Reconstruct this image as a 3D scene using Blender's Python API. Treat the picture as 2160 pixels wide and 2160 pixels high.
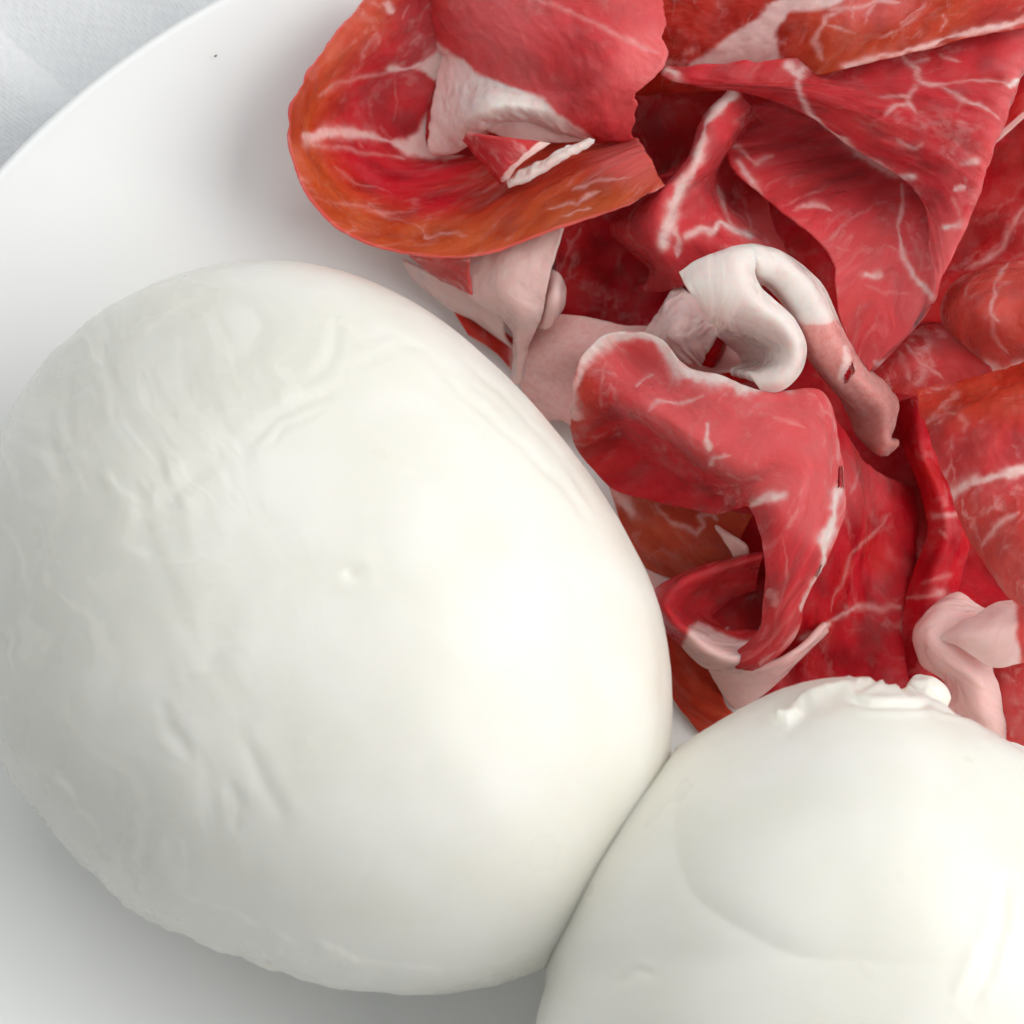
import bpy, math, random
import numpy as np
from mathutils import Vector

for _o in list(bpy.data.objects):
    bpy.data.objects.remove(_o, do_unlink=True)
SC = bpy.context.scene
COL = SC.collection
MM = 0.001
rng = np.random.default_rng(7)
random.seed(7)

# ------------------------------------------------------------------ camera
PX = 2160.0                      # the photograph's own pixel grid
FRAME = 110.0                    # millimetres seen across the frame at z = FOCZ
FOCZ = 20.0
DIST = 310.0
TILT = math.radians(14.0)
cam_d = bpy.data.cameras.new("camera")
cam = bpy.data.objects.new("camera", cam_d)
COL.objects.link(cam)
CAMPOS = np.array([0.0, -DIST * math.sin(TILT), FOCZ + DIST * math.cos(TILT)])   # mm
FWD = np.array([0.0, math.sin(TILT), -math.cos(TILT)])
UPV = np.array([0.0, math.cos(TILT), math.sin(TILT)])
RGT = np.array([1.0, 0.0, 0.0])
HALF = (FRAME / 2) / DIST        # tan of half the field of view
cam.location = Vector(CAMPOS * MM)
cam.rotation_euler = (TILT, 0.0, 0.0)
cam_d.sensor_width = 36.0
cam_d.sensor_fit = 'HORIZONTAL'
cam_d.lens = 18.0 / HALF
cam_d.clip_start = 0.01
cam_d.clip_end = 20.0
cam_d.dof.use_dof = True
cam_d.dof.focus_distance = (DIST - 2.0) * MM
cam_d.dof.aperture_fstop = 30.0
SC.camera = cam

# ------------------------------------------------------------------ light: one big soft window, dim room
KEY_AZ, KEY_EL = math.radians(0), math.radians(41)
key_d = bpy.data.lights.new("window_light", 'AREA')
key = bpy.data.objects.new("window_light", key_d)
COL.objects.link(key)
key_d.shape = 'RECTANGLE'
key_d.size, key_d.size_y = 0.74, 0.60
key_d.energy = 5.2
key_d.color = (1.0, 0.985, 0.96)
_kd = np.array([math.cos(KEY_EL) * math.cos(KEY_AZ), math.cos(KEY_EL) * math.sin(KEY_AZ), math.sin(KEY_EL)])
key.location = Vector(_kd * 0.75)
key.rotation_euler = Vector(_kd).to_track_quat('Z', 'Y').to_euler()
# a dimmer fill lamp, added up and to the left to lift plate and cheese
FILL_AZ, FILL_EL = math.radians(112), math.radians(56)
fill_d = bpy.data.lights.new("soft_fill_light", 'AREA')
fill = bpy.data.objects.new("soft_fill_light", fill_d)
COL.objects.link(fill)
fill_d.shape = 'RECTANGLE'
fill_d.size, fill_d.size_y = 0.9, 0.7
fill_d.energy = 2.9
fill_d.color = (0.97, 0.985, 1.0)
_fd = np.array([math.cos(FILL_EL) * math.cos(FILL_AZ), math.cos(FILL_EL) * math.sin(FILL_AZ), math.sin(FILL_EL)])
fill.location = Vector(_fd * 0.9)
fill.rotation_euler = Vector(_fd).to_track_quat('Z', 'Y').to_euler()
W = bpy.data.worlds.new("World")
SC.world = W
W.use_nodes = True
W.node_tree.nodes["Background"].inputs[0].default_value = (0.93, 0.97, 1.0, 1)
W.node_tree.nodes["Background"].inputs[1].default_value = 0.36
SC.view_settings.view_transform = 'Standard'
SC.view_settings.look = 'None'
SC.view_settings.exposure = 0.0
SC.view_settings.gamma = 1.0
SC.view_settings.use_curve_mapping = False
SC.render.engine = 'CYCLES'
SC.cycles.use_denoising = True
SC.cycles.max_bounces = 9
SC.cycles.diffuse_bounces = 5
SC.cycles.use_adaptive_sampling = True
SC.cycles.adaptive_threshold = 0.03
SC.cycles.sample_clamp_indirect = 4.0

# ------------------------------------------------------------------ pixels and points
def P(px, py, z):
    """point (mm) where the ray through photo pixel (px, py) meets the plane of height z"""
    px = np.asarray(px, float); py = np.asarray(py, float); z = np.asarray(z, float)
    sx = (px / PX * 2 - 1) * HALF
    sy = -(py / PX * 2 - 1) * HALF
    d = FWD + sx[..., None] * RGT + sy[..., None] * UPV
    t = (z - CAMPOS[2]) / d[..., 2]
    return CAMPOS + d * t[..., None]

def proj(p):
    """photo pixel of points (mm)"""
    q = p - CAMPOS
    w = q @ FWD
    x = (q @ RGT) / w / HALF
    y = (q @ UPV) / w / HALF
    return np.stack([(x + 1) / 2 * PX, (1 - y) / 2 * PX], -1)

# ------------------------------------------------------------------ numpy noise
def _hash(i, j, k):
    h = (i.astype(np.int64) * 374761393 + j.astype(np.int64) * 668265263 + k.astype(np.int64) * 2147483647 + 144665) & 0xFFFFFFFF
    h = ((h ^ (h >> 13)) * 1274126177) & 0xFFFFFFFF
    h = ((h ^ (h >> 16)) * 2246822519) & 0xFFFFFFFF
    return ((h ^ (h >> 15)) & 0xFFFFFF) / float(0xFFFFFF)

def vnoise(x, y, z=0.0):
    x, y, z = np.broadcast_arrays(np.asarray(x, float), np.asarray(y, float), np.asarray(z, float))
    i, j, k = np.floor(x), np.floor(y), np.floor(z)
    fx, fy, fz = x - i, y - j, z - k
    fx, fy, fz = [f * f * f * (f * (f * 6 - 15) + 10) for f in (fx, fy, fz)]
    r = 0
    for a in (0, 1):
        for b in (0, 1):
            for c in (0, 1):
                w = (fx if a else 1 - fx) * (fy if b else 1 - fy) * (fz if c else 1 - fz)
                r = r + w * _hash(i + a, j + b, k + c)
    return r * 2 - 1

def fbm(x, y, z=0.0, o=4, g=0.5):
    a, s, r = 1.0, 1.0, 0
    for n in range(o):
        r = r + a * vnoise(np.asarray(x) * s + 17.3 * n, np.asarray(y) * s - 9.1 * n, np.asarray(z) * s + 3.7 * n)
        a *= g; s *= 2.03
    return r

def sstep(a, b, x):
    t = np.clip((x - a) / (b - a), 0, 1)
    return t * t * (3 - 2 * t)

def line_dist(q, line):
    """distance (px) of points q to a polyline and the parameter 0..1 along it"""
    L = np.asarray(line, float)
    best = np.full(q.shape[:-1], 1e9); par = np.zeros(q.shape[:-1])
    n = len(L) - 1
    for s in range(n):
        a, b = L[s], L[s + 1]
        ab = b - a
        t = np.clip(((q - a) @ ab) / max(ab @ ab, 1e-9), 0, 1)
        d = np.linalg.norm(q - (a + t[..., None] * ab), axis=-1)
        m = d < best
        best = np.where(m, d, best); par = np.where(m, (s + t) / n, par)
    return best, par

def poly_sd(q, poly):
    """signed distance (px) to a polygon, positive inside"""
    L = np.asarray(list(poly) + [poly[0]], float)
    d, _ = line_dist(q, L)
    inside = np.zeros(q.shape[:-1], bool)
    for a, b in zip(L[:-1], L[1:]):
        c = ((a[1] > q[..., 1]) != (b[1] > q[..., 1]))
        xx = (b[0] - a[0]) * (q[..., 1] - a[1]) / ((b[1] - a[1]) if abs(b[1] - a[1]) > 1e-9 else 1e-9) + a[0]
        inside ^= c & (q[..., 0] < xx)
    return np.where(inside, d, -d)

# ------------------------------------------------------------------ curves
def catmull(pts, n, closed=False):
    """resample a polyline of any dimension to n points on a centripetal-like spline, even in chord length"""
    p = np.asarray(pts, float)
    if len(p) == 2:
        t = np.linspace(0, 1, n)[:, None]
        return p[0] * (1 - t) + p[1] * t
    d = np.sqrt(np.maximum(np.linalg.norm(np.diff(p, axis=0), axis=1), 1e-4))
    d = np.linalg.norm(np.diff(p, axis=0), axis=1) * 0.6 + d * d.mean() * 0.4
    s = np.concatenate([[0], np.cumsum(d)]); s /= s[-1]
    return hermite(s, p, np.linspace(0, 1, n))

def hermite(s, p, t):
    m = np.zeros_like(p)
    ds = np.diff(s)
    sl = np.diff(p, axis=0) / ds.reshape((-1,) + (1,) * (p.ndim - 1))
    w0 = ds[1:].reshape((-1,) + (1,) * (p.ndim - 1)); w1 = ds[:-1].reshape((-1,) + (1,) * (p.ndim - 1))
    m[1:-1] = (sl[:-1] * w0 + sl[1:] * w1) / (w0 + w1)
    m[0] = sl[0]; m[-1] = sl[-1]
    i = np.clip(np.searchsorted(s, t, side='right') - 1, 0, len(s) - 2)
    h = ds[i]
    u = (t - s[i]) / h
    sh = (-1,) + (1,) * (p.ndim - 1)
    u = u.reshape(sh); h = h.reshape(sh)
    return ((2 * u**3 - 3 * u**2 + 1) * p[i] + (u**3 - 2 * u**2 + u) * h * m[i]
            + (-2 * u**3 + 3 * u**2) * p[i + 1] + (u**3 - u**2) * h * m[i + 1])

# ------------------------------------------------------------------ mesh and tagging helpers
def raw_mesh(name, verts_mm, faces, mat, parent=None, attrs=None, smooth=True):
    v = np.ascontiguousarray(np.asarray(verts_mm, float) * MM, dtype=np.float32)
    f = np.asarray(faces, np.int32)
    me = bpy.data.meshes.new(name)
    me.vertices.add(len(v)); me.vertices.foreach_set('co', v.ravel())
    k = f.shape[1]
    me.loops.add(f.size); me.loops.foreach_set('vertex_index', f.ravel())
    me.polygons.add(len(f))
    me.polygons.foreach_set('loop_start', np.arange(0, f.size, k, dtype=np.int32))
    me.polygons.foreach_set('loop_total', np.full(len(f), k, np.int32))
    me.polygons.foreach_set('use_smooth', np.full(len(f), smooth))
    for an, arr in (attrs or {}).items():
        arr = np.asarray(arr, np.float32)
        if arr.ndim == 2 and arr.shape[1] == 4:
            at = me.attributes.new(an, 'FLOAT_COLOR', 'POINT'); at.data.foreach_set('color', arr.ravel())
        elif arr.ndim == 2:
            at = me.attributes.new(an, 'FLOAT_VECTOR', 'POINT'); at.data.foreach_set('vector', arr.ravel())
        else:
            at = me.attributes.new(an, 'FLOAT', 'POINT'); at.data.foreach_set('value', arr)
    me.update(calc_edges=True)
    me.validate()
    me.materials.append(mat)
    o = bpy.data.objects.new(name, me)
    COL.objects.link(o)
    if parent is not None:
        o.parent = parent
    return o

def tag(o, label=None, cat=None, group=None, kind=None):
    if label: o['label'] = label
    if cat: o['category'] = cat
    if group: o['group'] = group
    if kind: o['kind'] = kind
    return o

def empty(name, label, cat, group=None):
    o = bpy.data.objects.new(name, None)
    o.empty_display_size = 0.005
    COL.objects.link(o)
    return tag(o, label, cat, group)

def grid_faces(nu, nv, off=0, flip=False, wrap=False):
    i, j = np.meshgrid(np.arange(nu if wrap else nu - 1), np.arange(nv - 1), indexing='ij')
    i2 = (i + 1) % nu
    f = np.stack([i * nv + j, i2 * nv + j, i2 * nv + j + 1, i * nv + j + 1], -1).reshape(-1, 4) + off
    return f[:, ::-1] if flip else f

# ------------------------------------------------------------------ node helpers
def new_mat(name):
    m = bpy.data.materials.new(name); m.use_nodes = True
    nt = m.node_tree
    return m, nt, nt.nodes["Principled BSDF"]

class NB:
    """tiny node builder"""
    def __init__(s, nt): s.nt = nt
    def n(s, typ, **kw):
        nd = s.nt.nodes.new(typ)
        for k, v in kw.items(): setattr(nd, k, v)
        return nd
    def link(s, a, b): s.nt.links.new(a, b)
    def put(s, sock, v):
        if hasattr(v, 'is_output') or isinstance(v, bpy.types.NodeSocket): s.link(v, sock)
        else: sock.default_value = v
    def math(s, op, a, b=0.0, c=None, clamp=False):
        nd = s.n('ShaderNodeMath', operation=op, use_clamp=clamp)
        s.put(nd.inputs[0], a); s.put(nd.inputs[1], b)
        if c is not None: s.put(nd.inputs[2], c)
        return nd.outputs[0]
    def ramp(s, x, a, b, c=0.0, d=1.0):
        nd = s.n('ShaderNodeMapRange', interpolation_type='SMOOTHSTEP')
        s.put(nd.inputs['Value'], x)
        for k, v in (('From Min', a), ('From Max', b), ('To Min', c), ('To Max', d)): s.put(nd.inputs[k], v)
        return nd.outputs[0]
    def mix(s, f, a, b, mode='MIX'):
        nd = s.n('ShaderNodeMix', data_type='RGBA', blend_type=mode)
        s.put(nd.inputs[0], f)
        for sk, v in ((nd.inputs[6], a), (nd.inputs[7], b)):
            s.put(sk, v if not isinstance(v, tuple) else (v + (1,))[:4])
        return nd.outputs[2]
    def noise(s, vec, scale, detail=3.0, rough=0.5, dist=0.0):
        nd = s.n('ShaderNodeTexNoise')
        if vec is not None: s.link(vec, nd.inputs['Vector'])
        nd.inputs['Scale'].default_value = scale; nd.inputs['Detail'].default_value = detail
        nd.inputs['Roughness'].default_value = rough; nd.inputs['Distortion'].default_value = dist
        return nd
    def vmul(s, vec, v):
        nd = s.n('ShaderNodeVectorMath', operation='MULTIPLY')
        s.link(vec, nd.inputs[0]); nd.inputs[1].default_value = v
        return nd.outputs[0]
    def vadd(s, a, b):
        nd = s.n('ShaderNodeVectorMath', operation='ADD')
        s.link(a, nd.inputs[0]); s.put(nd.inputs[1], b)
        return nd.outputs[0]
    def bump(s, h, strength, dist, normal=None):
        nd = s.n('ShaderNodeBump')
        nd.inputs['Strength'].default_value = strength; nd.inputs['Distance'].default_value = dist
        s.link(h, nd.inputs['Height'])
        if normal is not None: s.link(normal, nd.inputs['Normal'])
        return nd.outputs[0]

# ------------------------------------------------------------------ materials
def ham_material():
    m, nt, b = new_mat("cured_ham")
    b.subsurface_method = 'RANDOM_WALK'
    N = NB(nt)
    ham = N.n('ShaderNodeAttribute', attribute_name='ham')
    sep = N.n('ShaderNodeSeparateColor'); N.link(ham.outputs['Color'], sep.inputs[0])
    fat, tint, pale, vein = sep.outputs[0], sep.outputs[1], sep.outputs[2], ham.outputs['Alpha']
    suv = N.n('ShaderNodeAttribute', attribute_name='suv').outputs['Vector']      # millimetres along the slice
    warp = N.noise(suv, 0.22, 4.0, 0.6)
    wv = N.vmul(N.vadd(warp.outputs['Color'], (-0.5, -0.5, -0.5)), (7.0, 7.0, 0))
    pv = N.vadd(suv, wv)
    # muscle bundles outlined by thin, broken, soft fat seams
    vo = N.n('ShaderNodeTexVoronoi', feature='DISTANCE_TO_EDGE'); N.link(pv, vo.inputs['Vector']); vo.inputs['Scale'].default_value = 0.13
    gate = N.noise(suv, 0.13, 3.0)
    brk = N.noise(suv, 0.75, 3.0, 0.6)
    line = N.math('MULTIPLY', N.ramp(vo.outputs['Distance'], 0.0, 0.085, 0.52, 0.0), N.math('MULTIPLY', N.ramp(gate.outputs['Fac'], 0.46, 0.62), N.ramp(brk.outputs['Fac'], 0.36, 0.62)))
    fleck = N.noise(N.vmul(pv, (1.0, 0.40, 1.0)), 0.80, 2.0, 0.5)
    flk = N.math('MULTIPLY', N.ramp(fleck.outputs['Fac'], 0.54, 0.82, 0.0, 0.50), N.ramp(gate.outputs['Fac'], 0.36, 0.6))
    veins = N.math('MULTIPLY', N.math('MAXIMUM', line, flk), vein, clamp=True)
    edge = N.noise(suv, 1.5, 4.0, 0.65)
    fatn = N.ramp(N.math('ADD', fat, N.math('MULTIPLY', N.math('SUBTRACT', edge.outputs['Fac'], 0.5), N.math('MULTIPLY', fat, 0.9))), 0.02, 0.95)
    fatf = N.math('MAXIMUM', fatn, veins, clamp=True)
    # lean meat
    mott = N.noise(suv, 0.24, 3.0, 0.5)
    fib = N.noise(N.vmul(suv, (0.30, 2.1, 1.0)), 1.0, 4.0, 0.6, 0.3)
    lean = N.mix(tint, (0.61, 0.007, 0.020), (0.57, 0.088, 0.020))
    dark = N.mix(tint, (0.33, 0.001, 0.006), (0.42, 0.036, 0.005))
    light = N.mix(tint, (0.75, 0.048, 0.062), (0.68, 0.155, 0.055))
    lean = N.mix(N.ramp(mott.outputs['Fac'], 0.30, 0.58, 0.25, 1.0), dark, lean)
    lean = N.mix(N.ramp(mott.outputs['Fac'], 0.50, 0.80, 0.0, 0.6), lean, light)
    lean = N.mix(N.ramp(fib.outputs['Fac'], 0.50, 0.85, 0.0, 0.22), lean, light)
    lean = N.mix(pale, lean, (0.88, 0.185, 0.19))
    fcol = N.mix(pale, (0.93, 0.59, 0.555), (0.92, 0.855, 0.81))
    fmo = N.noise(suv, 0.8, 3.0)
    fcol = N.mix(N.ramp(fmo.outputs['Fac'], 0.42, 0.80, 0.0, 0.25), fcol, (0.88, 0.50, 0.47))
    base = N.mix(fatf, lean, fcol)
    N.link(base, b.inputs['Base Color'])
    b.inputs['Subsurface Weight'].default_value = 1.0
    b.inputs['Subsurface Radius'].default_value = (1.0, 0.42, 0.32)
    b.inputs['Subsurface Scale'].default_value = 0.0007
    b.inputs['IOR'].default_value = 1.42
    b.inputs['Specular IOR Level'].default_value = 0.20
    wet = N.noise(suv, 0.35, 3.0)
    N.link(N.math('ADD', N.ramp(wet.outputs['Fac'], 0.36, 0.62, 0.20, 0.50), N.math('MULTIPLY', fat, -0.06)), b.inputs['Roughness'])
    # relief: fibres on lean, smooth on fat
    fine = N.noise(suv, 5.5, 3.0, 0.6)
    crack = N.n('ShaderNodeTexVoronoi', feature='DISTANCE_TO_EDGE'); crack.inputs['Scale'].default_value = 1.1
    N.link(N.vmul(pv, (0.55, 1.5, 1.0)), crack.inputs['Vector'])
    hh = N.math('ADD', N.math('MULTIPLY', fib.outputs['Fac'], 0.40), N.math('MULTIPLY', fine.outputs['Fac'], 0.45))
    hh = N.math('ADD', hh, N.ramp(crack.outputs['Distance'], 0.0, 0.10, 0.0, 0.13))
    hh = N.math('MULTIPLY', hh, N.math('SUBTRACT', 1.0, N.math('MULTIPLY', fat, 0.72)))
    nrm = N.bump(hh, 0.6, 0.00022)
    # oily patches catch small sharp glints
    oil = N.noise(N.vadd(suv, (5.0, 71.0, 0.0)), 0.30, 3.0, 0.6)
    N.link(N.ramp(oil.outputs['Fac'], 0.46, 0.64, 0.05, 0.95), b.inputs['Coat Weight'])
    b.inputs['Coat Roughness'].default_value = 0.10
    rip = N.noise(N.vmul(suv, (1.0, 2.4, 1.0)), 2.6, 3.0, 0.6)
    N.link(N.bump(rip.outputs['Fac'], 0.8, 0.00035), b.inputs['Coat Normal'])
    N.link(nrm, b.inputs['Normal'])
    # thin slices let some light through
    tr = N.n('ShaderNodeBsdfTranslucent'); N.link(base, tr.inputs['Color'])
    mx = N.n('ShaderNodeMixShader'); mx.inputs[0].default_value = 0.22
    N.link(b.outputs[0], mx.inputs[1]); N.link(tr.outputs[0], mx.inputs[2])
    N.link(mx.outputs[0], nt.nodes['Material Output'].inputs['Surface'])
    return m

def cheese_material():
    m, nt, b = new_mat("mozzarella")
    b.subsurface_method = 'BURLEY'
    N = NB(nt)
    co = N.n('ShaderNodeTexCoord').outputs['Object']
    wet = N.n('ShaderNodeAttribute', attribute_name='wet').outputs['Fac']
    n1 = N.noise(co, 90.0, 3.0)
    n2 = N.noise(co, 900.0, 3.0, 0.6)
    base = N.mix(N.ramp(n1.outputs['Fac'], 0.35, 0.70), (0.805, 0.785, 0.70), (0.84, 0.822, 0.76))
    base = N.mix(N.math('MULTIPLY', wet, 0.75), base, (0.715, 0.705, 0.63))
    N.link(base, b.inputs['Base Color'])
    b.inputs['Subsurface Weight'].default_value = 1.0
    b.inputs['Subsurface Radius'].default_value = (1.0, 0.86, 0.60)
    b.inputs['Subsurface Scale'].default_value = 0.0016
    b.inputs['IOR'].default_value = 1.38
    N.link(N.math('ADD', N.ramp(n1.outputs['Fac'], 0.3, 0.7, 0.27, 0.42), N.math('MULTIPLY', wet, -0.06)), b.inputs['Roughness'])
    N.link(N.bump(n2.outputs['Fac'], 0.18, 0.00012), b.inputs['Normal'])
    n3 = N.noise(co, 420.0, 3.0, 0.6)
    n4 = N.noise(co, 60.0, 3.0, 0.6)
    N.link(N.math('ADD', 0.04, N.math('MULTIPLY', N.math('ADD', wet, 0.25), N.ramp(n4.outputs['Fac'], 0.45, 0.65, 0.0, 0.6))), b.inputs['Coat Weight'])
    b.inputs['Coat Roughness'].default_value = 0.10
    N.link(N.bump(n3.outputs['Fac'], 0.6, 0.0006), b.inputs['Coat Normal'])
    return m

def porcelain_material():
    m, nt, b = new_mat("glazed_porcelain")
    N = NB(nt)
    co = N.n('ShaderNodeTexCoord').outputs['Object']
    n1 = N.noise(co, 25.0, 2.0)
    N.link(N.mix(n1.outputs['Fac'], (0.87, 0.875, 0.865), (0.89, 0.89, 0.875)), b.inputs['Base Color'])
    b.inputs['Roughness'].default_value = 0.16
    b.inputs['Coat Weight'].default_value = 0.25
    b.inputs['Coat Roughness'].default_value = 0.08
    n2 = N.noise(co, 60.0, 2.0)
    N.link(N.bump(n2.outputs['Fac'], 0.10, 0.0004), b.inputs['Normal'])
    return m

def linen_material():
    m, nt, b = new_mat("white_cotton")
    N = NB(nt)
    co = N.n('ShaderNodeTexCoord').outputs['Object']
    n1 = N.noise(co, 700.0, 3.0, 0.6)
    N.link(N.mix(n1.outputs['Fac'], (0.74, 0.75, 0.76), (0.84, 0.845, 0.85)), b.inputs['Base Color'])
    b.inputs['Roughness'].default_value = 0.9
    b.inputs['Sheen Weight'].default_value = 0.2
    n2 = N.noise(co, 6000.0, 2.0)
    N.link(N.bump(n2.outputs['Fac'], 0.4, 0.00006), b.inputs['Normal'])
    return m

def plain_material(name, col, rough):
    m, nt, b = new_mat(name)
    N = NB(nt)
    co = N.n('ShaderNodeTexCoord').outputs['Object']
    n1 = N.noise(co, 4000.0, 2.0)
    N.link(N.mix(n1.outputs['Fac'], tuple(c * 0.7 for c in col), col), b.inputs['Base Color'])
    b.inputs['Roughness'].default_value = rough
    return m

HAM = ham_material()
CHEESE = cheese_material()
PORC = porcelain_material()
LINEN = linen_material()

# ================================================================== SETTING: tablecloth and folded napkin under the plate
def weave(x, y, pitch):
    """height 0..1 of a small twill damask, x and y in mm"""
    a, b = x / pitch, y / pitch
    i, j = np.floor(a), np.floor(b)
    blk = (np.floor(i / 6) + np.floor(j / 6)) % 2
    over = np.where(blk > 0, np.mod(i + j, 4) < 2, np.mod(i - j, 4) < 2)
    fa, fb = a - i - 0.5, b - j - 0.5
    warp = np.cos(fa * math.pi) ** 0.8 * (0.72 + 0.28 * np.cos(fb * math.pi))
    weft = np.cos(fb * math.pi) ** 0.8 * (0.72 + 0.28 * np.cos(fa * math.pi))
    return np.where(over, warp, weft * 0.72)

def uneven(lo, hi, a, b, step, coarse):
    """coordinates from lo to hi, fine between a and b"""
    l = np.arange(lo, a, coarse); m = np.arange(a, b, step); r = np.arange(b, hi + coarse, coarse)
    return np.concatenate([l, m, r])

c0 = P(-40, -40, 0.0); c1 = P(520, 420, 0.0)
gx = uneven(-330, 330, c0[0] - 2, c1[0], 0.085, 6.0)
gy = uneven(-330, 330, c1[1], c0[1] + 2, 0.085, 6.0)
X, Y = np.meshgrid(gx, gy, indexing='ij')
fine = (sstep(c0[0] - 3, c0[0], X) * sstep(c0[1] + 3, c0[1], Y)
        * sstep(c1[0] + 1, c1[0] - 1, X) * sstep(c1[1] - 1, c1[1] + 1, Y))
wx = X + 0.25 * vnoise(X * 0.25, Y * 0.25, 3.0)
wy = Y + 0.25 * vnoise(X * 0.25, Y * 0.25, 9.0)
th = math.radians(38)
Z = fine * 0.20 * weave(wx * math.cos(th) + wy * math.sin(th), -wx * math.sin(th) + wy * math.cos(th), 0.46)
Z = Z + 0.55 * vnoise(X * 0.05, Y * 0.05, 1.0) + 0.5 * vnoise(X * 0.11 + Y * 0.06, Y * 0.03, 4.0) - 1.3
cloth = raw_mesh('tablecloth', np.stack([X, Y, Z], -1).reshape(-1, 3), grid_faces(len(gx), len(gy)), LINEN)
tag(cloth, 'white woven cotton tablecloth lying under the plate', kind='structure')

# ------------------------------------------------------------------ plate: a lathe with rim, shoulder, well and foot
def circle3(a, b, c):
    A = np.array([[b[0] - a[0], b[1] - a[1]], [c[0] - a[0], c[1] - a[1]]]) * 2
    r = np.array([b @ b - a @ a, c @ c - a @ a])
    o = np.linalg.solve(A, r)
    return o, np.linalg.norm(a - o)

RZ = 17.0
_e = [P(x, y, RZ)[:2] for x, y in ((0, 350), (153, 203), (449, 0))]
PC, PR = circle3(*_e)
if not 85 < PR < 150:
    PR = 105.0
    n_ = (np.array([_e[2][1] - _e[0][1], -(_e[2][0] - _e[0][0])])); n_ = n_ / np.linalg.norm(n_)
    PC = _e[1] + n_ * PR
print("PLATE", PC, PR)
prof = [(0.01, 4.0), (PR - 70, 4.0), (PR - 50, 4.05), (PR - 42, 4.5), (PR - 34, 6.2), (PR - 26, 9.0), (PR - 24.2, 9.7), (PR - 18, 11.4), (PR - 9, 14.3),
        (PR - 3.5, 16.2), (PR - 1.4, 16.95), (PR - 0.5, 17.0), (PR, 16.6), (PR + 0.05, 16.0), (PR - 0.7, 15.3), (PR - 3, 14.2), (PR - 12, 11.0),
        (PR - 26, 6.0), (PR - 38, 1.6), (PR - 44, 0.2), (PR - 47, 0.2), (PR - 49, 1.4), (PR - 60, 1.8), (0.01, 1.8)]
pp = catmull(prof, 220)
NA = 300
an = np.linspace(0, 2 * math.pi, NA, endpoint=False)
pv_ = np.stack([PC[0] + np.cos(an)[:, None] * pp[None, :, 0], PC[1] + np.sin(an)[:, None] * pp[None, :, 0],
                np.broadcast_to(pp[None, :, 1], (NA, len(pp)))], -1)
plate = raw_mesh('plate', pv_.reshape(-1, 3), grid_faces(NA, len(pp), wrap=True, flip=False), PORC)
tag(plate, 'large white glazed plate holding the cheese and the ham', 'plate')

def plate_z(x, y):
    r = np.hypot(x - PC[0], y - PC[1])
    top = np.array(prof[:12])
    return np.interp(r, top[:, 0], top[:, 1], right=0.0)

# ================================================================== MOZZARELLA
D = 2160 / 1932.0      # the outlines below were read off a 1932-pixel view

def spline_closed(pts, n):
    p = np.asarray(pts, float)
    q = np.concatenate([p[-3:], p, p[:3]])
    d = np.linalg.norm(np.diff(q, axis=0), axis=1)
    s = np.concatenate([[0], np.cumsum(d)])
    return hermite(s, q, np.linspace(s[3], s[3 + len(p)], n, endpoint=False))

def cheese_ball(outline, centre, zeq, top, bottom, ntheta, nphi, pw, contact):
    """a ball whose outline in the picture follows `outline`; returns a vertex grid (mm)"""
    ol = spline_closed(np.array(outline) * D, 720)
    cpx = np.array(centre) * D
    rel = ol - cpx
    pa = np.arctan2(rel[:, 1], rel[:, 0]); pr = np.hypot(rel[:, 0], rel[:, 1])
    o_ = np.argsort(pa); pa, pr = pa[o_], pr[o_]
    target = lambda a: np.interp(a, pa, pr, period=2 * math.pi)
    C = P(cpx[0], cpx[1], zeq)
    th = np.linspace(0, 2 * math.pi, ntheta, endpoint=False)
    wp = P(ol[:, 0], ol[:, 1], np.full(720, zeq)) - C
    wa = np.arctan2(wp[:, 1], wp[:, 0]); wr = np.hypot(wp[:, 0], wp[:, 1]); o_ = np.argsort(wa)
    R = np.interp(th, wa[o_], wr[o_], period=2 * math.pi)
    ph = np.linspace(-math.pi / 2, math.pi / 2, nphi)
    cp = np.maximum(np.cos(ph), 0)
    rr = np.where(ph > 0, cp ** pw, cp ** 0.62)
    zz = np.where(ph > 0, zeq + (top - zeq) * np.sin(np.maximum(ph, 0)), zeq - (zeq - bottom) * np.abs(np.sin(np.minimum(ph, 0))) ** 1.0)
    for it in range(6):
        V = np.stack([C[0] + np.cos(th)[:, None] * R[:, None] * rr, C[1] + np.sin(th)[:, None] * R[:, None] * rr,
                      np.broadcast_to(zz, (ntheta, nphi))], -1)
        q = proj(V) - cpx
        a = np.arctan2(q[..., 1], q[..., 0]); r = np.hypot(q[..., 0], q[..., 1])
        imax = np.argmax(r, axis=1)
        am = a[np.arange(ntheta), imax]; rm = r[np.arange(ntheta), imax]
        k = target(am) / rm
        k = np.real(np.fft.ifft(np.fft.fft(k) * np.exp(-(np.fft.fftfreq(ntheta) * ntheta / 24.0) ** 2)))
        R = R * k
    # press flat where it leans on its neighbour
    if contact is not None:
        p0, nrm, gap = contact
        d = (V[..., :2] - p0) @ nrm           # positive beyond the contact plane
        over = np.maximum(d + gap, 0)
        V[..., :2] -= over[..., None] * nrm
    return V, C

def grid_normals(V, wrap=True):
    du = (np.roll(V, -1, 0) - np.roll(V, 1, 0)) if wrap else np.gradient(V, axis=0)
    dv = np.gradient(V, axis=1)
    n = np.cross(du, dv)
    l = np.linalg.norm(n, axis=-1, keepdims=True)
    n = n / np.maximum(l, 1e-9)
    bad = (l[..., 0] < 1e-9)
    n[bad] = (0, 0, 1)
    return n

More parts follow.
